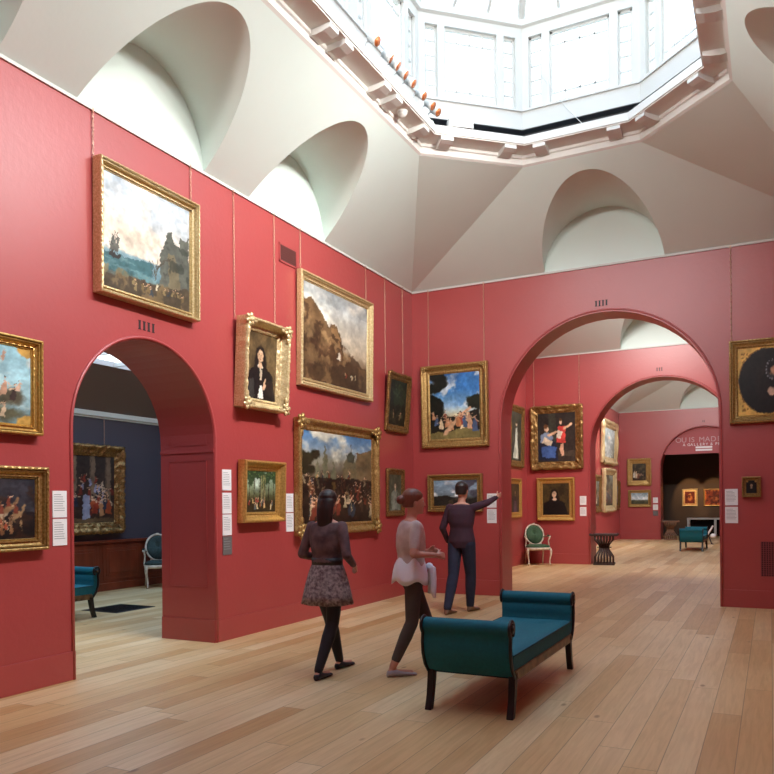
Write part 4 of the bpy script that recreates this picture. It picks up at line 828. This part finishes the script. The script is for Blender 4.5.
# left gallery and end room
picture('framed_painting', 'x', SX0, 8.10, 9.86, 1.0, 2.5, .12, .03, .19, 'carved', 'gilt_dark', a_court, 'crowded court scene in a heavy carved gilt frame, seen through the left doorway', amp=.16, per=.05, scal=.025, seed=34, res=110, step=.03, chains=(9.5,), ztop=3.02)
picture('framed_print', 'y', 34.24, -3.34, -2.73, 1.245, 1.965, .03, .0, .05, 'plain', 'gilt_pale', a_print1, 'amber lit print with a wide pale mount in the dark end room', seed=35, res=50, step=.1, cat='print')
picture('framed_print', 'y', 34.24, -2.50, -1.70, 1.245, 1.96, .03, .0, .05, 'plain', 'gilt', a_print2, 'reddish orange print in the dark end room, right of the pale mounted print', seed=36, res=50, step=.1, cat='print')
for x, e in ((-3.03, 24), (-2.1, 20)):
    r = empty('ceiling_spotlight', (x, 32.6, 3.6)); tag(r, 'small dark ceiling spotlight over the %s print in the end room' % ('left' if x < -3 else 'right'), 'spotlight')
    MB().tube([(0, 0, 0), (0, 0, -.06)], .05, 14).tube([(0, 0, -.06), (0, .08, -.16)], .045, 14).build('housing', M['ebony'], r)
    l = bpy.data.lights.new('print_spot', 'SPOT'); l.energy = e * 5; l.color = (1, .62, .3); l.spot_size = math.radians(38); l.spot_blend = .5; l.shadow_soft_size = .03
    o = bpy.data.objects.new('print_spot', l); COL.objects.link(o); o.location = (x, 32.72, 3.36); o.rotation_euler = (Vector((x, 34.24, 1.6)) - Vector((x, 32.72, 3.36))).to_track_quat('-Z', 'Y').to_euler()

# ------------------------------------------------------------------ wall labels
def label_card(wall, pos, u, z, w_, h_, m, text_, n=8):
    r = empty('wall_label', (pos, u, z) if wall == 'x' else (u, pos, z), PI / 2 if wall == 'x' else 0); tag(r, text_, 'wall label')
    MB().box(-w_ / 2, w_ / 2, -.008, 0, -h_ / 2, h_ / 2).build('card', m, r)
    b = MB(); rs = random.Random(int(u * 100 + z * 10)); lines = n
    for k in range(lines):
        zz = h_ * .36 - k * h_ * .68 / lines; L = w_ * (.5 if k == 0 else rs.uniform(.62, .78)); b.box(-w_ * .4, -w_ * .4 + L, -.0088, -.008, zz - .003, zz + .002)
    b.build('printed_lines', M['ink'], r)
A4 = (.155, .225)
for i, z in enumerate((1.728, 1.478, 1.243)): label_card('x', XL, 6.525, z, .15, .225, M['card'], '%s white label in the column beside the doorway arch' % ('top', 'middle', 'lowest')[i])
label_card('x', XL, 6.525, 1.02, .15, .20, M['greycard'], 'grey label at the foot of the column beside the doorway arch', 5)
for i, z in enumerate((1.478, 1.24)): label_card('x', XL, 7.722, z, .155, .225, M['card'], '%s white label between the woodland picture and the large townscape' % ('upper', 'lower')[i])
for i, z in enumerate((1.477, 1.245)): label_card('x', XL, 4.365, z, .14, .22, M['card'], '%s white label left of the left doorway arch' % ('upper', 'lower')[i])
for i, z in enumerate((1.49, 1.248)): label_card('y', BY, -3.90, z, .155, .222, M['card'], '%s white label left of the back arch' % ('upper', 'lower')[i])
for i, z in enumerate((1.50, 1.256)): label_card('y', BY, -.477, z, .16, .222, M['card'], '%s white label right of the back arch' % ('upper', 'lower')[i])
for i, z in enumerate((1.49, 1.235)): label_card('y', 17.844, -3.905, z, .15, .21, M['card'], '%s white label beside the portrait in the second room' % ('upper', 'lower')[i], 6)
for i, z in enumerate((1.50, 1.232)): label_card('y', 30.44, -3.925, z, .18, .21, M['card'], '%s white label beside the farthest arch' % ('upper', 'lower')[i], 4)
label_card('y', 30.44, -3.925, 1.0, .18, .19, M['greycard'], 'grey label below two white labels beside the farthest arch', 4)
# ventilation grilles
r = empty('vent_grille', (XL, 7.74, 4.50), PI / 2); tag(r, 'dark louvred vent grille high on the left wall', 'vent')
b = MB(); b.box(-.19, .19, -.012, 0, .095, .115).box(-.19, .19, -.012, 0, -.115, -.095).box(-.19, -.17, -.012, 0, -.115, .115).box(.17, .19, -.012, 0, -.115, .115); b.build('rim', M['red'], r)
MB().box(-.17, .17, -.002, 0, -.095, .095).build('dark_backing', M['void'], r)  # flat near-black sheet in place of the unlit duct
b = MB()
for k in range(17): x = -.16 + .02 * k; b.obox((x, -.006, 0), (.003, 0, .0), (0, .004, 0), (.0, 0, .095))
for k in range(7): z = -.08 + .027 * k; b.box(-.17, .17, -.009, -.005, z - .003, z + .003)
b.build('louvres', M['vent'], r)
r = empty('floor_vent', (.12, BY, .665), 0); tag(r, 'dark square mesh vent set low in the back wall at the right edge', 'vent')
MB().box(-.24, .24, -.002, 0, -.23, .23).build('dark_backing', M['void'], r)  # flat near-black sheet, paints the unlit hollow behind the mesh
b = MB()
for k in range(17): x = -.24 + .03 * k; b.box(x - .006, x + .006, -.008, -.003, -.23, .23)
for k in range(17): z = -.23 + .02875 * k; b.box(-.24, .24, -.009, -.004, z - .005, z + .005)
b.build('mesh', M['vent_red'], r)
# ------------------------------------------------------------------ benches
def make_bench():
    r = empty('upholstered_bench'); W = .31; L = 1.82
    def endout(m_, k=1.0):   # closed outline (y, z) of one scrolled end; m_ mirrors it
        out = [(.10, .27), (.045, .33), (.012, .41), (.004, .49), (.012, .55)]
        out += [(.035 + .052 * math.cos(a), .606 + .052 * math.sin(a)) for a in [math.radians(215 - 25 * i) for i in range(12)]]
        out += [(.085, .545), (.075, .48), (.085, .41), (.13, .33), (.15, .27)]
        return [((y if not m_ else L - y), z) for y, z in out]
    for m_ in (0, 1):
        o_ = endout(m_); n = len(o_); rings = []
        for x, k in ((-W, .9), (-W + .012, 1), (W - .012, 1), (W, .9)):
            cy, cz = sum(p[0] for p in o_) / n, sum(p[1] for p in o_) / n
            rings.append([(x, cy + (y - cy) * (1 if k == 1 else .97), cz + (z - cz) * (1 if k == 1 else .985)) for y, z in o_])
        b = MB(); N = n; vs = [p for q in rings for p in q]
        b.add(vs, [(i * N + k, i * N + (k + 1) % N, (i + 1) * N + (k + 1) % N, (i + 1) * N + k) for i in range(3) for k in range(N)], True); b.poly(rings[0]); b.poly(rings[-1])
        en = b.build('scroll_end', M['teal'], r)
        for s in (-1, 1):
            q = MB(); path = [(s * (W + .008), y, z) for y, z in o_[:17]]
            q.tube(path, .016, 8, flat=.7, upv=(1, 0, 0)); q.tube([(s * (W - .004), (.035 if not m_ else L - .035), .606), (s * (W + .022), (.035 if not m_ else L - .035), .606)], .03, 14)
            fr = q.build('scroll_frame', M['ebony'], en); MB().tube([(s * (W + .022), (.035 if not m_ else L - .035), .606), (s * (W + .028), (.035 if not m_ else L - .035), .606)], .012, 10).build('rosette', M['bronze'], fr)
        for s in (-1, 1):
            pts = [(.13, .30, .034), (.115, .2, .030), (.095, .1, .025), (.06, 0.0, .026)]; rings = []
            for y, z, h in pts:
                yy = y if not m_ else L - y; rings.append([(s * (W - .012) + dx * .024, yy + dy * h, z) for dx, dy in ((-1, -1), (1, -1), (1, 1), (-1, 1))])
            q = MB(); N = 4; q.add([p for g_ in rings for p in g_], [(i * 4 + k, i * 4 + (k + 1) % 4, (i + 1) * 4 + (k + 1) % 4, (i + 1) * 4 + k) for i in range(3) for k in range(4)] + [(3, 2, 1, 0), (12, 13, 14, 15)])
            q.build('leg', M['ebony'], r, bevel=.005)
            MB().tube([(s * (W + .008), .13 if not m_ else L - .13, .285), (s * (W + .02), .13 if not m_ else L - .13, .285)], .02, 12).build('rosette', M['bronze'], r)
    for s in (-1, 1):
        MB().box(s * W - .012, s * W + .012, .11, L - .11, .245, .315).build('seat_rail', M['bronze'], r, bevel=.006)
    MB().box(-W + .013, W - .013, .13, L - .13, .255, .31).build('seat_base', M['teal_dark'], r)
    rows = []; ny, nx = 40, 18
    b = MB(); X0, Y0, Y1 = W + .004, .095, L - .095
    for j in range(ny + 1):
        row = []
        for i in range(nx + 1):
            x, y = -X0 + 2 * X0 * i / nx, Y0 + (Y1 - Y0) * j / ny; z = .432
            for cx in (-.12, .12):
                for k in range(4): cy = .35 + .375 * k; z -= .012 * math.exp(-((x - cx) ** 2 + (y - cy) ** 2) / .0018)
            e = min(X0 - abs(x), y - Y0, Y1 - y); z -= .014 * max(0, 1 - e / .03) ** 2
            row.append((x, y, z))
        rows.append(row)
    b.grid(rows, True); per = [rows[0][i] for i in range(nx + 1)] + [rows[j][nx] for j in range(1, ny + 1)] + [rows[ny][i] for i in range(nx - 1, -1, -1)] + [rows[j][0] for j in range(ny - 1, 0, -1)]
    P = len(per); b.add(per + [(x, y, .316) for x, y, z in per], [(k, (k + 1) % P, P + (k + 1) % P, P + k) for k in range(P)] + [tuple(P + k for k in range(P))])
    cu = b.build('cushion', M['teal'], r)
    MB().tube([(-X0, Y0, .418), (X0, Y0, .418), (X0, Y1, .418), (-X0, Y1, .418)], .005, 6, closed=True).build('piping', M['teal_dark'], cu)
    return r
bench = make_bench(); bench.location = (-1.865, 4.835, 0); tag(bench, 'teal bench with scrolled ends and black legs on the near floor', 'bench', 'scroll ended gallery benches')
c = copy_tree(bench); c.location = (-2.06, 23.45, 0); c['label'] = 'small looking teal bench far away, standing in the third room'
c = copy_tree(bench); c.location = (-8.24, 5.38, 0); c['label'] = 'dark teal bench cut off by the left doorway, in the slate grey gallery'

# ------------------------------------------------------------------ oval back armchairs
def make_chair(pad, label):
    r = empty('armchair'); tag(r, label, 'chair', 'oval backed armchairs')
    def seat_pts(k, z, ex=0): 
        out = []
        for i in range(40):
            a = 2 * PI * i / 40; c, s = math.cos(a), math.sin(a); x = math.copysign(abs(c) ** .55, c) * (.285 + ex); y = math.copysign(abs(s) ** .6, s) * (.25 + ex)
            if y > 0: x *= .86
            out.append((x * k, y * k - .02, z))
        return out
    b = MB(); b.loft([seat_pts(1, .35, .005), seat_pts(1, .405, .008), seat_pts(1, .41, 0)], caps=True); b.build('seat_frame', M['cream'], r)
    b = MB(); b.loft([seat_pts(.96, .408), seat_pts(1.0, .43), seat_pts(.95, .46), seat_pts(.7, .475), seat_pts(.2, .48)]); b.build('seat', pad, r)
    for sx_ in (-1, 1):
        pts = [(sx_ * .255, -.225, .385), (sx_ * .275, -.25, .33), (sx_ * .268, -.245, .24), (sx_ * .245, -.225, .12), (sx_ * .245, -.235, .04), (sx_ * .26, -.26, .012)]
        MB().tube(pts, [.028, .03, .022, .014, .014, .02], 10).build('leg', M['cream'], r)
        pts = [(sx_ * .205, .19, .385), (sx_ * .205, .21, .25), (sx_ * .21, .26, .1), (sx_ * .215, .29, .0)]
        MB().tube(pts, [.024, .018, .015, .014], 8).build('leg', M['cream'], r)
    ty = .20
    def ov(k, n=40, dy=0, dr=0): return [(math.cos(2 * PI * i / n) * (.215 * k + dr), ty + dy + .10 * (math.sin(2 * PI * i / n) * .9), .70 + math.sin(2 * PI * i / n) * (.235 * k + dr)) for i in range(n)]
    q = MB().tube(ov(1), .019, 8, closed=True); q.tube([(-.13, ty - .08, .49), (-.15, ty - .02, .40)], .018, 8).tube([(.13, ty - .08, .49), (.15, ty - .02, .40)], .018, 8); q.ell((0, ty + .09, .945), .035, .02, .022)
    q.build('back_frame', M['cream'], r)
    b = MB(); b.loft([ov(.94, dy=.014), ov(.95, dy=-.006), ov(.75, dy=-.026), ov(.3, dy=-.034), ov(.05, dy=-.036)]); b.build('backrest', pad, r)
    for s in (-1, 1):
        MB().tube([(s * .20, ty - .02, .64), (s * .27, .05, .665), (s * .30, -.07, .655), (s * .285, -.10, .64), (s * .262, -.05, .56), (s * .275, -.06, .46), (s * .28, -.08, .40)], [.016, .017, .02, .018, .015, .016, .018], 8).build('arm', M['cream'], r)
        MB().cap((s * .27, .06, .682), (s * .295, -.05, .676), .018, .018, 8).build('arm_pad', pad, r)
    return r
ch = make_chair(M['green'], 'white framed armchair with green oval back in the second room'); ch.location = (-4.90, 17.42, 0); ch.rotation_euler = (0, 0, math.radians(30))
ch2 = make_chair(M['green_dk'], 'white framed armchair with grey-green oval back, half hidden inside the left doorway'); ch2.location = (-9.84, 10.34, 0); ch2.rotation_euler = (0, 0, math.radians(52))

# ------------------------------------------------------------------ slatted folding stools
def make_stool(m, label):
    r = empty('folding_stool'); tag(r, label, 'stool', 'slatted folding stools')
    for s in (-1, 1):
        MB().box(-.30, .30, s * .19 - .022, s * .19 + .022, .665, .715).cap((-.30, s * .19, .70), (-.30, s * .19 + .001, .70), .03, .03, 10).cap((.30, s * .19, .70), (.30, s * .19 + .001, .70), .03, .03, 10).build('top_rail', m, r, bevel=.006)
        MB().box(-.24, .24, s * .19 - .03, s * .19 + .03, 0, .04).build('base_runner', m, r, bevel=.006)
    for k in range(7):
        x = -.20 + .4 * k / 6; xm = x * .5
        for s in (-1, 1):
            MB().tube([(x, s * .19, .67), (x, s * .17, .58), (xm * 1.1, s * .06, .46), (xm, 0, .40), (xm * 1.05, -s * .05, .34), (x, -s * .15, .18), (x, -s * .18, .035)], .0125, 6, flat=1.6).build('slat', m, r)
    MB().tube([(-.16, 0, .40), (.16, 0, .40)], .012, 8).build('pivot_rod', m, r)
    return r
s1 = make_stool(M['walnut'], 'dark slatted folding stool standing at the foot of the second arch'); s1.location = (-3.46, 17.98, 0)
s2 = make_stool(M['oakmid'], 'brown slatted folding stool beside the farthest arch, near the distant bench'); s2.location = (-3.40, 30.42, 0)
for s in (s1, s2): s.rotation_euler = (0, 0, math.radians(8))
# console table, leaning reading board
r = empty('console_table', (-2.02, 33.7, 0)); tag(r, 'white framed console table against the brown wall of the end room', 'table')
MB().box(-1.06, 1.06, -.3, .3, .69, .76).build('tabletop', M['joinery'], r, bevel=.01)
for x in (-1.01, .01, 1.01):
    for y in (-.25, .25): MB().box(x - .045, x + .045, y - .045, y + .045, 0, .69).build('leg', M['joinery'], r)
MB().box(-.96, .96, .18, .20, .08, .69).build('underside_dark', M['void'], r)  # near-black sheet added for the darkness beneath the tabletop
r = empty('leaning_board', (-1.90, 27.6, 0)); tag(r, 'white board slanting upward behind the distant bench', 'board')
d = Vector((.30, 0, .52)); MB().obox((0.02, 0, .36), d * .5, (0, .16, 0), Vector((-.52, 0, .3)).normalized() * .022).build('panel', M['card'], r, bevel=.005)
MB().tube([(.02, .0, .30), (.12, 0, .02), (.12, 0, 0)], [.02, .02, .1], 12).build('stand', M['steel'], r)
MB().tube([(-.02, -.14, .10), (-.02, -.14, .13), (-.02, .14, .13)], .01, 6).tube([(-.07, 0, .12), (-.07, 0, .0)], .012, 6).build('foot', M['steel'], r)
MB().ell((.17, 0, .28), .10, .1, .08, 14, 8).build('shade', M['card'], r)
# floor grille in the side gallery
o = empty('floor_grille', (-8.30, 7.90, 0), math.radians(0)); tag(o, 'dark rectangular metal grille let into the floor beyond the left doorway', 'floor grille')
MB().box(-.34, .34, -.36, .36, 0, .006).build('frame', M['rug'], o)
b = MB()
for k in range(20): b.box(-.30, .30, -.34 + .035 * k, -.34 + .035 * k + .012, .006, .010)
b.build('bars', M['ebony'], o)

# ------------------------------------------------------------------ visitors
def V3(*a): return Vector(a)
def ringpts(c, hd, hw, z=None, n=24, rot=0):
    out = []
    for k in range(n):
        a = 2 * PI * k / n; x, y = hd * math.cos(a), hw * math.sin(a); out.append((c[0] + x * math.cos(rot) - y * math.sin(rot), c[1] + x * math.sin(rot) + y * math.cos(rot), c[2]))
    return out
def remesh(b, name, m, parent, vox=.008, smooth=4):
    o = b.build(name, m, parent); rm = o.modifiers.new('remesh', 'REMESH'); rm.mode = 'VOXEL'; rm.voxel_size = vox; rm.use_smooth_shade = True
    sm = o.modifiers.new('smooth', 'SMOOTH'); sm.factor = .5; sm.iterations = smooth
    return o
def hand(b, wr, d, side, thumb, curl=.5, S=1):
    d = Vector(d).normalized(); side = Vector(side); side = (side - d * side.dot(d)).normalized(); nrm = d.cross(side).normalized() * thumb
    w_ = Vector(wr); b.cap(w_, w_ + d * .03 * S, .020 * S, .024 * S, 10)
    for k, (ofs, ln) in enumerate(((.026, .068), (.009, .076), (-.009, .071), (-.026, .056))):
        a = w_ + side * ofs * S * .7 + d * .02 * S; kn = w_ + side * ofs * S + d * .078 * S; b.cap(a, kn, .012 * S, .0105 * S, 8)
        m_ = kn + (d * (1 - curl * .3) + nrm * curl * .6).normalized() * ln * .5 * S; t = m_ + (d * (1 - curl) + nrm * curl * 1.1).normalized() * ln * .5 * S
        b.cap(kn, m_, .0095 * S, .0085 * S, 8); b.cap(m_, t, .0085 * S, .007 * S, 8)
    tb = w_ + side * .02 * S + d * .02 * S; tm = tb + (side * .7 + d * .6 + nrm * .25).normalized() * .042 * S; b.cap(tb, tm, .013 * S, .0105 * S, 8); b.cap(tm, tm + (side * .25 + d * .9 + nrm * .3).normalized() * .034 * S, .010 * S, .008 * S, 8)
def person(label, loc, rz, S, P, clothes, vox=.0075):
    """P: joint positions in metres (x forward, y left, z up) for a 1.70 m figure, scaled by S"""
    r = empty('person', loc, rz); tag(r, label, 'person'); J = {k: Vector(v) * S for k, v in P.items()}
    pel, ch_, nk, hd = J['pelvis'], J['chest'], J['neck'], J['head']; R_ = lambda v: v * S; yaw = P.get('yaw', 0) if False else clothes.get('yaw', 0); cw = clothes.get('bulk', 1)
    b = MB(); lean = (ch_ - pel)
    sh = [J['shR'], J['shL']]
    rows = [(pel + V3(0, 0, -.09 * S), .09, .13), (pel, .11, .168), (pel + lean * .35, .10, .145), (pel + lean * .6, .095, .132), (ch_ - V3(0, 0, .05 * S), .11, .15), (ch_ + V3(0, 0, .06 * S), .105, .165), (ch_ + V3(0, 0, .13 * S), .085, .178), (ch_ + V3(0, 0, .175 * S), .065, .15), (nk - V3(0, 0, .01 * S), .05, .07)]
    torso = [ringpts(c, a * S, w_ * S) for c, a, w_ in rows]; b.loft(torso); b.cap(nk - V3(0, 0, .06 * S), hd - V3(0, 0, .03 * S), .052 * S, .048 * S)
    cy, sy = math.cos(yaw), math.sin(yaw)
    def hp(f, l, u): return (hd[0] + (f * cy - l * sy) * S, hd[1] + (f * sy + l * cy) * S, hd[2] + (u - .115) * S)
    hr = [(0, .045, .030, .024), (.018, .035, .055, .044), (.05, .018, .078, .058), (.09, .006, .092, .069), (.13, 0, .098, .075), (.165, -.005, .092, .072), (.195, -.008, .074, .058), (.215, -.01, .042, .034), (.224, -.01, .012, .01)]
    b.loft([ringpts(hp(c, 0, u), d_ * S, w_ * S, rot=yaw) for u, c, d_, w_ in hr])
    b.cap(hp(.088, 0, .118), hp(.112, 0, .082), .007 * S, .012 * S, 8); b.ell(hp(.088, 0, .05), .012 * S, .022 * S, .006 * S, 10, 6); b.ell(hp(.086, 0, .04), .012 * S, .018 * S, .006 * S, 10, 6); b.ell(hp(.078, 0, .012), .02 * S, .024 * S, .016 * S)
    for s in (-1, 1): b.ell(hp(-.008, s * .076, .10), .018 * S, .008 * S, .03 * S, 10, 6); b.ell(hp(.082, s * .03, .135), .014 * S, .022 * S, .006 * S, 10, 6)
    for s, k in ((-1, 'R'), (1, 'L')):
        a, e, h = J['sh' + k], J['el' + k], J['ha' + k]; b.cap(a, e, .048 * S, .037 * S); b.cap(e, h, .036 * S, .024 * S); hand(b, h, h - e, clothes.get('thumb' + k, V3(0, -s, .3)), 1 if s > 0 else -1, clothes.get('curl' + k, .5), S)
        hp_, kn, an = J['hip' + k], J['kn' + k], J['an' + k]; b.cap(hp_, kn, .085 * S, .055 * S); b.cap(kn, kn.lerp(an, .35), .054 * S, .055 * S); b.cap(kn.lerp(an, .35), an, .053 * S, .034 * S)
        t = J['toe' + k]; b.cap(an - V3(.02 * S, 0, .045 * S), t - V3(0, 0, 0), .032 * S, .022 * S)
    body = remesh(b, 'body', M['skin'], r, vox, 5)
    for s in (-1, 1):
        e = MB().ell(hp(.078, s * .03, .116), .012 * S, .0125 * S, .011 * S, 10, 8).build('eye', M['card'], r); MB().ell(hp(.0885, s * .03, .116), .003 * S, .0055 * S, .0055 * S, 8, 6).build('iris', M['black'], e)
    # hair
    h = MB(); 
    for u, c, d_, w_ in [(.10, -.03, .082, .078)]: pass
    hr2 = [(.06, -.045, .055, .062), (.10, -.028, .082, .079), (.14, -.012, .098, .085), (.175, -.010, .101, .083), (.205, -.012, .084, .069), (.228, -.014, .052, .044), (.238, -.014, .015, .012)]
    h.loft([ringpts(hp(c, 0, u), d_ * S, w_ * S, rot=yaw) for u, c, d_, w_ in hr2])
    if clothes.get('long'):
        h.loft([ringpts(hp(-.05, 0, .14), .065 * S, .082 * S, rot=yaw), ringpts(hp(-.075, 0, .06), .055 * S, .082 * S, rot=yaw), ringpts(hp(-.085, 0, -.04), .045 * S, .08 * S, rot=yaw), ringpts(hp(-.09, 0, -.13), .028 * S, .06 * S, rot=yaw)])
    if clothes.get('bun'): h.ell(hp(-.12, 0, .13), .045 * S, .045 * S, .045 * S)
    remesh(h, 'hair', clothes['hair'], r, .007, 3)
    # top with sleeves
    tp = MB(); k = cw; rows2 = [(c + V3(0, 0, dz), a + .014 * k, w_ + .014 * k) for (c, a, w_), dz in zip(rows[clothes.get('top0', 1):8], [0] * 8)]
    tp.loft([ringpts(c, a * S, w_ * S) for c, a, w_ in rows2] + [ringpts(nk - V3(0, 0, .025 * S), .058 * S, .075 * S)])
    for s, kk in ((-1, 'R'), (1, 'L')):
        a, e, h_ = J['sh' + kk], J['el' + kk], J['ha' + kk]; tp.cap(a, a.lerp(e, clothes.get('sleeve', 1)), (.050 + .004 * k) * S, .046 * S)
        if clothes.get('longsleeve'): tp.cap(e, e.lerp(h_, .88), .044 * S, .032 * S)
    remesh(tp, 'top', clothes['top'], r, .009, 4)
    # legs
    for s, kk in ((-1, 'R'), (1, 'L')):
        hp_, kn, an = J['hip' + kk], J['kn' + kk], J['an' + kk]; lg = MB(); g_ = clothes.get('legfit', .005)
        lg.cap(hp_, kn, (.086 + g_) * S, (.056 + g_) * S); q = clothes.get('legto', 1); lg.cap(kn, kn.lerp(an, .35), (.056 + g_) * S, (.056 + g_) * S); lg.cap(kn.lerp(an, .35), kn.lerp(an, q), (.055 + g_) * S, (.036 + g_ + .018 * (1 - q)) * S)
        remesh(lg, clothes['legname'], clothes['legs'], r, .008, 3)
        t = J['toe' + kk]; sh_ = MB(); d = Vector((t.x - an.x, t.y - an.y, 0)).normalized(); sd = Vector((-d.y, d.x, 0)); up = V3(0, 0, 1); sl = J.get('lift' + kk, 0)
        base = Vector((an.x, an.y, min(an.z - .085 * S, t.z - .02 * S) if False else an.z - .088 * S)); L_ = (Vector((t.x, t.y, 0)) - Vector((an.x, an.y, 0))).length + .03 * S
        dz = (t.z - .03 * S) - base.z; rings = []
        for f, w_, hh in ((-.058, .012, .03), (-.05, .028, .055), (-.02, .036, .075 if not clothes.get('boot') else .10), (.02, .037, .072 if not clothes.get('boot') else .10), (.07, .038, .055), (.12, .043, .042), (.16, .044, .034), (.20, .036, .028), (.225, .014, .018)):
            fx = f * S * (L_ / (.20 * S)) if f > 0 else f * S; zz = max(0, fx / L_) * dz if L_ > 0 else 0
            c = base + d * fx + up * zz; rings.append([tuple(c + sd * w_ * S * math.cos(2 * PI * i / 14) + up * (hh * S * (.5 + .5 * math.sin(2 * PI * i / 14)))) for i in range(14)])
        sh_.loft(rings)
        if clothes.get('boot'): sh_.cap(an - V3(0, 0, .02 * S), an + (kn - an) * .22, .045 * S, .05 * S)
        remesh(sh_, 'shoe', clothes['shoe'], r, .007, 2)
    return r, J, rows
ST = dict(pelvis=(0, 0, .93), chest=(.0, 0, 1.22), neck=(.0, 0, 1.44), head=(.03, 0, 1.59), shR=(0, -.165, 1.365), shL=(0, .165, 1.365), hipR=(0, -.09, .90), hipL=(0, .09, .90))
# woman in patterned skirt, striding along the left wall
P1 = dict(ST, elR=(-.06, -.25, 1.11), haR=(.15, -.20, 1.00), elL=(-.04, .25, 1.11), haL=(.18, .14, 1.04), knR=(-.04, -.08, .49), anR=(-.24, -.055, .09), toeR=(-.06, -.04, .03), knL=(.14, .06, .48), anL=(.24, .03, .09), toeL=(.44, .03, .03))
w1, J, rows = person('person in mauve top, grey patterned skirt and black tights, walking', (-3.39, 5.55, 0), math.radians(88), .925, P1,
    dict(hair=M['hair'], long=True, top=M['mauve'], longsleeve=True, legs=M['tights'], legname='tights', shoe=M['blackshoe'], top0=2, thumbR=V3(0, .3, 1), thumbL=V3(0, -.3, 1), curlR=.7, curlL=.7, yaw=.15))
S = .925; b = MB(); rg = []
for z, a, w_ in ((1.03, .105, .15), (.99, .12, .168), (.93, .14, .19), (.84, .165, .215), (.74, .19, .235), (.655, .21, .25)):
    rg.append([((a * (1 + .035 * math.sin(9 * t) * (1.03 - z) * 3) * math.cos(t)) * S, (w_ * (1 + .035 * math.sin(9 * t + 1) * (1.03 - z) * 3) * math.sin(t)) * S, z * S) for t in [2 * PI * k / 72 for k in range(72)]])
inner = [[(x * .96, y * .96, z) for x, y, z in r_] for r_ in rg[::-1]]
b.loft(rg + inner, closed=False, caps=False); b.build('skirt', M['skirt'], w1)
b = MB(); b.loft([[(x * 1.05, y * 1.05, z_ * S) for x, y, _ in rg[0]] for z_ in (1.01, 1.08)] + [[(x * .97, y * .97, z_ * S) for x, y, _ in rg[0]] for z_ in (1.08, 1.01)], caps=False, closed=True); b.build('waistband', M['belt'], w1)
# person with a white cardigan tied round the waist
P2 = dict(ST, elR=(-.05, -.25, 1.12), haR=(.19, -.17, 1.10), elL=(-.03, .25, 1.12), haL=(.20, .12, 1.12), knR=(-.02, -.08, .49), anR=(-.20, -.06, .09), toeR=(-.02, -.05, .03), knL=(.17, .08, .49), anL=(.26, .08, .10), toeL=(.45, .08, .05))
w2, J, rows = person('person in cream top and charcoal leggings, white cardigan tied at the waist', (-2.74, 5.85, 0), math.radians(42), .925, P2,
    dict(hair=M['hair_red'], bun=True, top=M['blouse'], sleeve=.75, legs=M['legging'], legname='leggings', legto=.82, shoe=M['pump'], top0=1, bulk=1.8, thumbR=V3(0, .3, 1), thumbL=V3(0, -.3, 1), curlR=.8, curlL=.8, yaw=0))
b = MB(); rg = []
for z, a, w_ in ((1.06, .118, .155), (1.03, .135, .178), (.97, .15, .2), (.90, .16, .212), (.85, .165, .215)):
    rg.append([((a * (1 + .03 * math.sin(7 * t)) * math.cos(t) - .01) * S, (w_ * (1 + .03 * math.sin(7 * t + 1)) * math.sin(t)) * S, (z - .02 * math.sin(5 * t)) * S) for t in [2 * PI * k / 60 for k in range(60)]])
b.loft(rg + [[(x * .95, y * .95, z) for x, y, z in r_] for r_ in rg[::-1]], caps=False); cd = b.build('cardigan', M['cardigan'], w2)
MB().tube([(.135, -.05, .93), (.16, -.10, .90), (.155, -.13, .82), (.15, -.14, .72), (.16, -.15, .66)], [.022, .03, .03, .026, .012], 10).build('tied_sleeve', M['cardigan'], cd)
MB().tube([(.135, -.03, .93), (.175, -.02, .89), (.18, .01, .80), (.17, .02, .68)], [.022, .03, .028, .014], 10).build('tied_sleeve', M['cardigan'], cd)
MB().ell((.15, -.05, .92), .03, .04, .03).build('knot', M['cardigan'], cd)
# tall person in plum jersey reaching towards a label
P3 = dict(ST, elR=(.17, -.30, 1.43), haR=(.40, -.33, 1.50), elL=(-.03, .26, 1.10), haL=(.10, .24, .90), knR=(.10, -.08, .49), anR=(.14, -.05, .09), toeR=(.33, -.06, .03), knL=(-.09, .08, .49), anL=(-.27, .08, .09), toeL=(-.08, .08, .03))
w3, J, rows = person('tall person in plum jersey and navy trousers, one arm stretched out', (-3.67, 9.43, 0), math.radians(86), 1.02, P3,
    dict(hair=M['hair'], top=M['purple'], longsleeve=True, legs=M['navy'], legname='trouser_leg', legfit=.016, shoe=M['boot'], boot=True, top0=0, bulk=1.6, thumbR=V3(0, 0, 1), thumbL=V3(1, 0, .1), curlR=.2, curlL=.4))
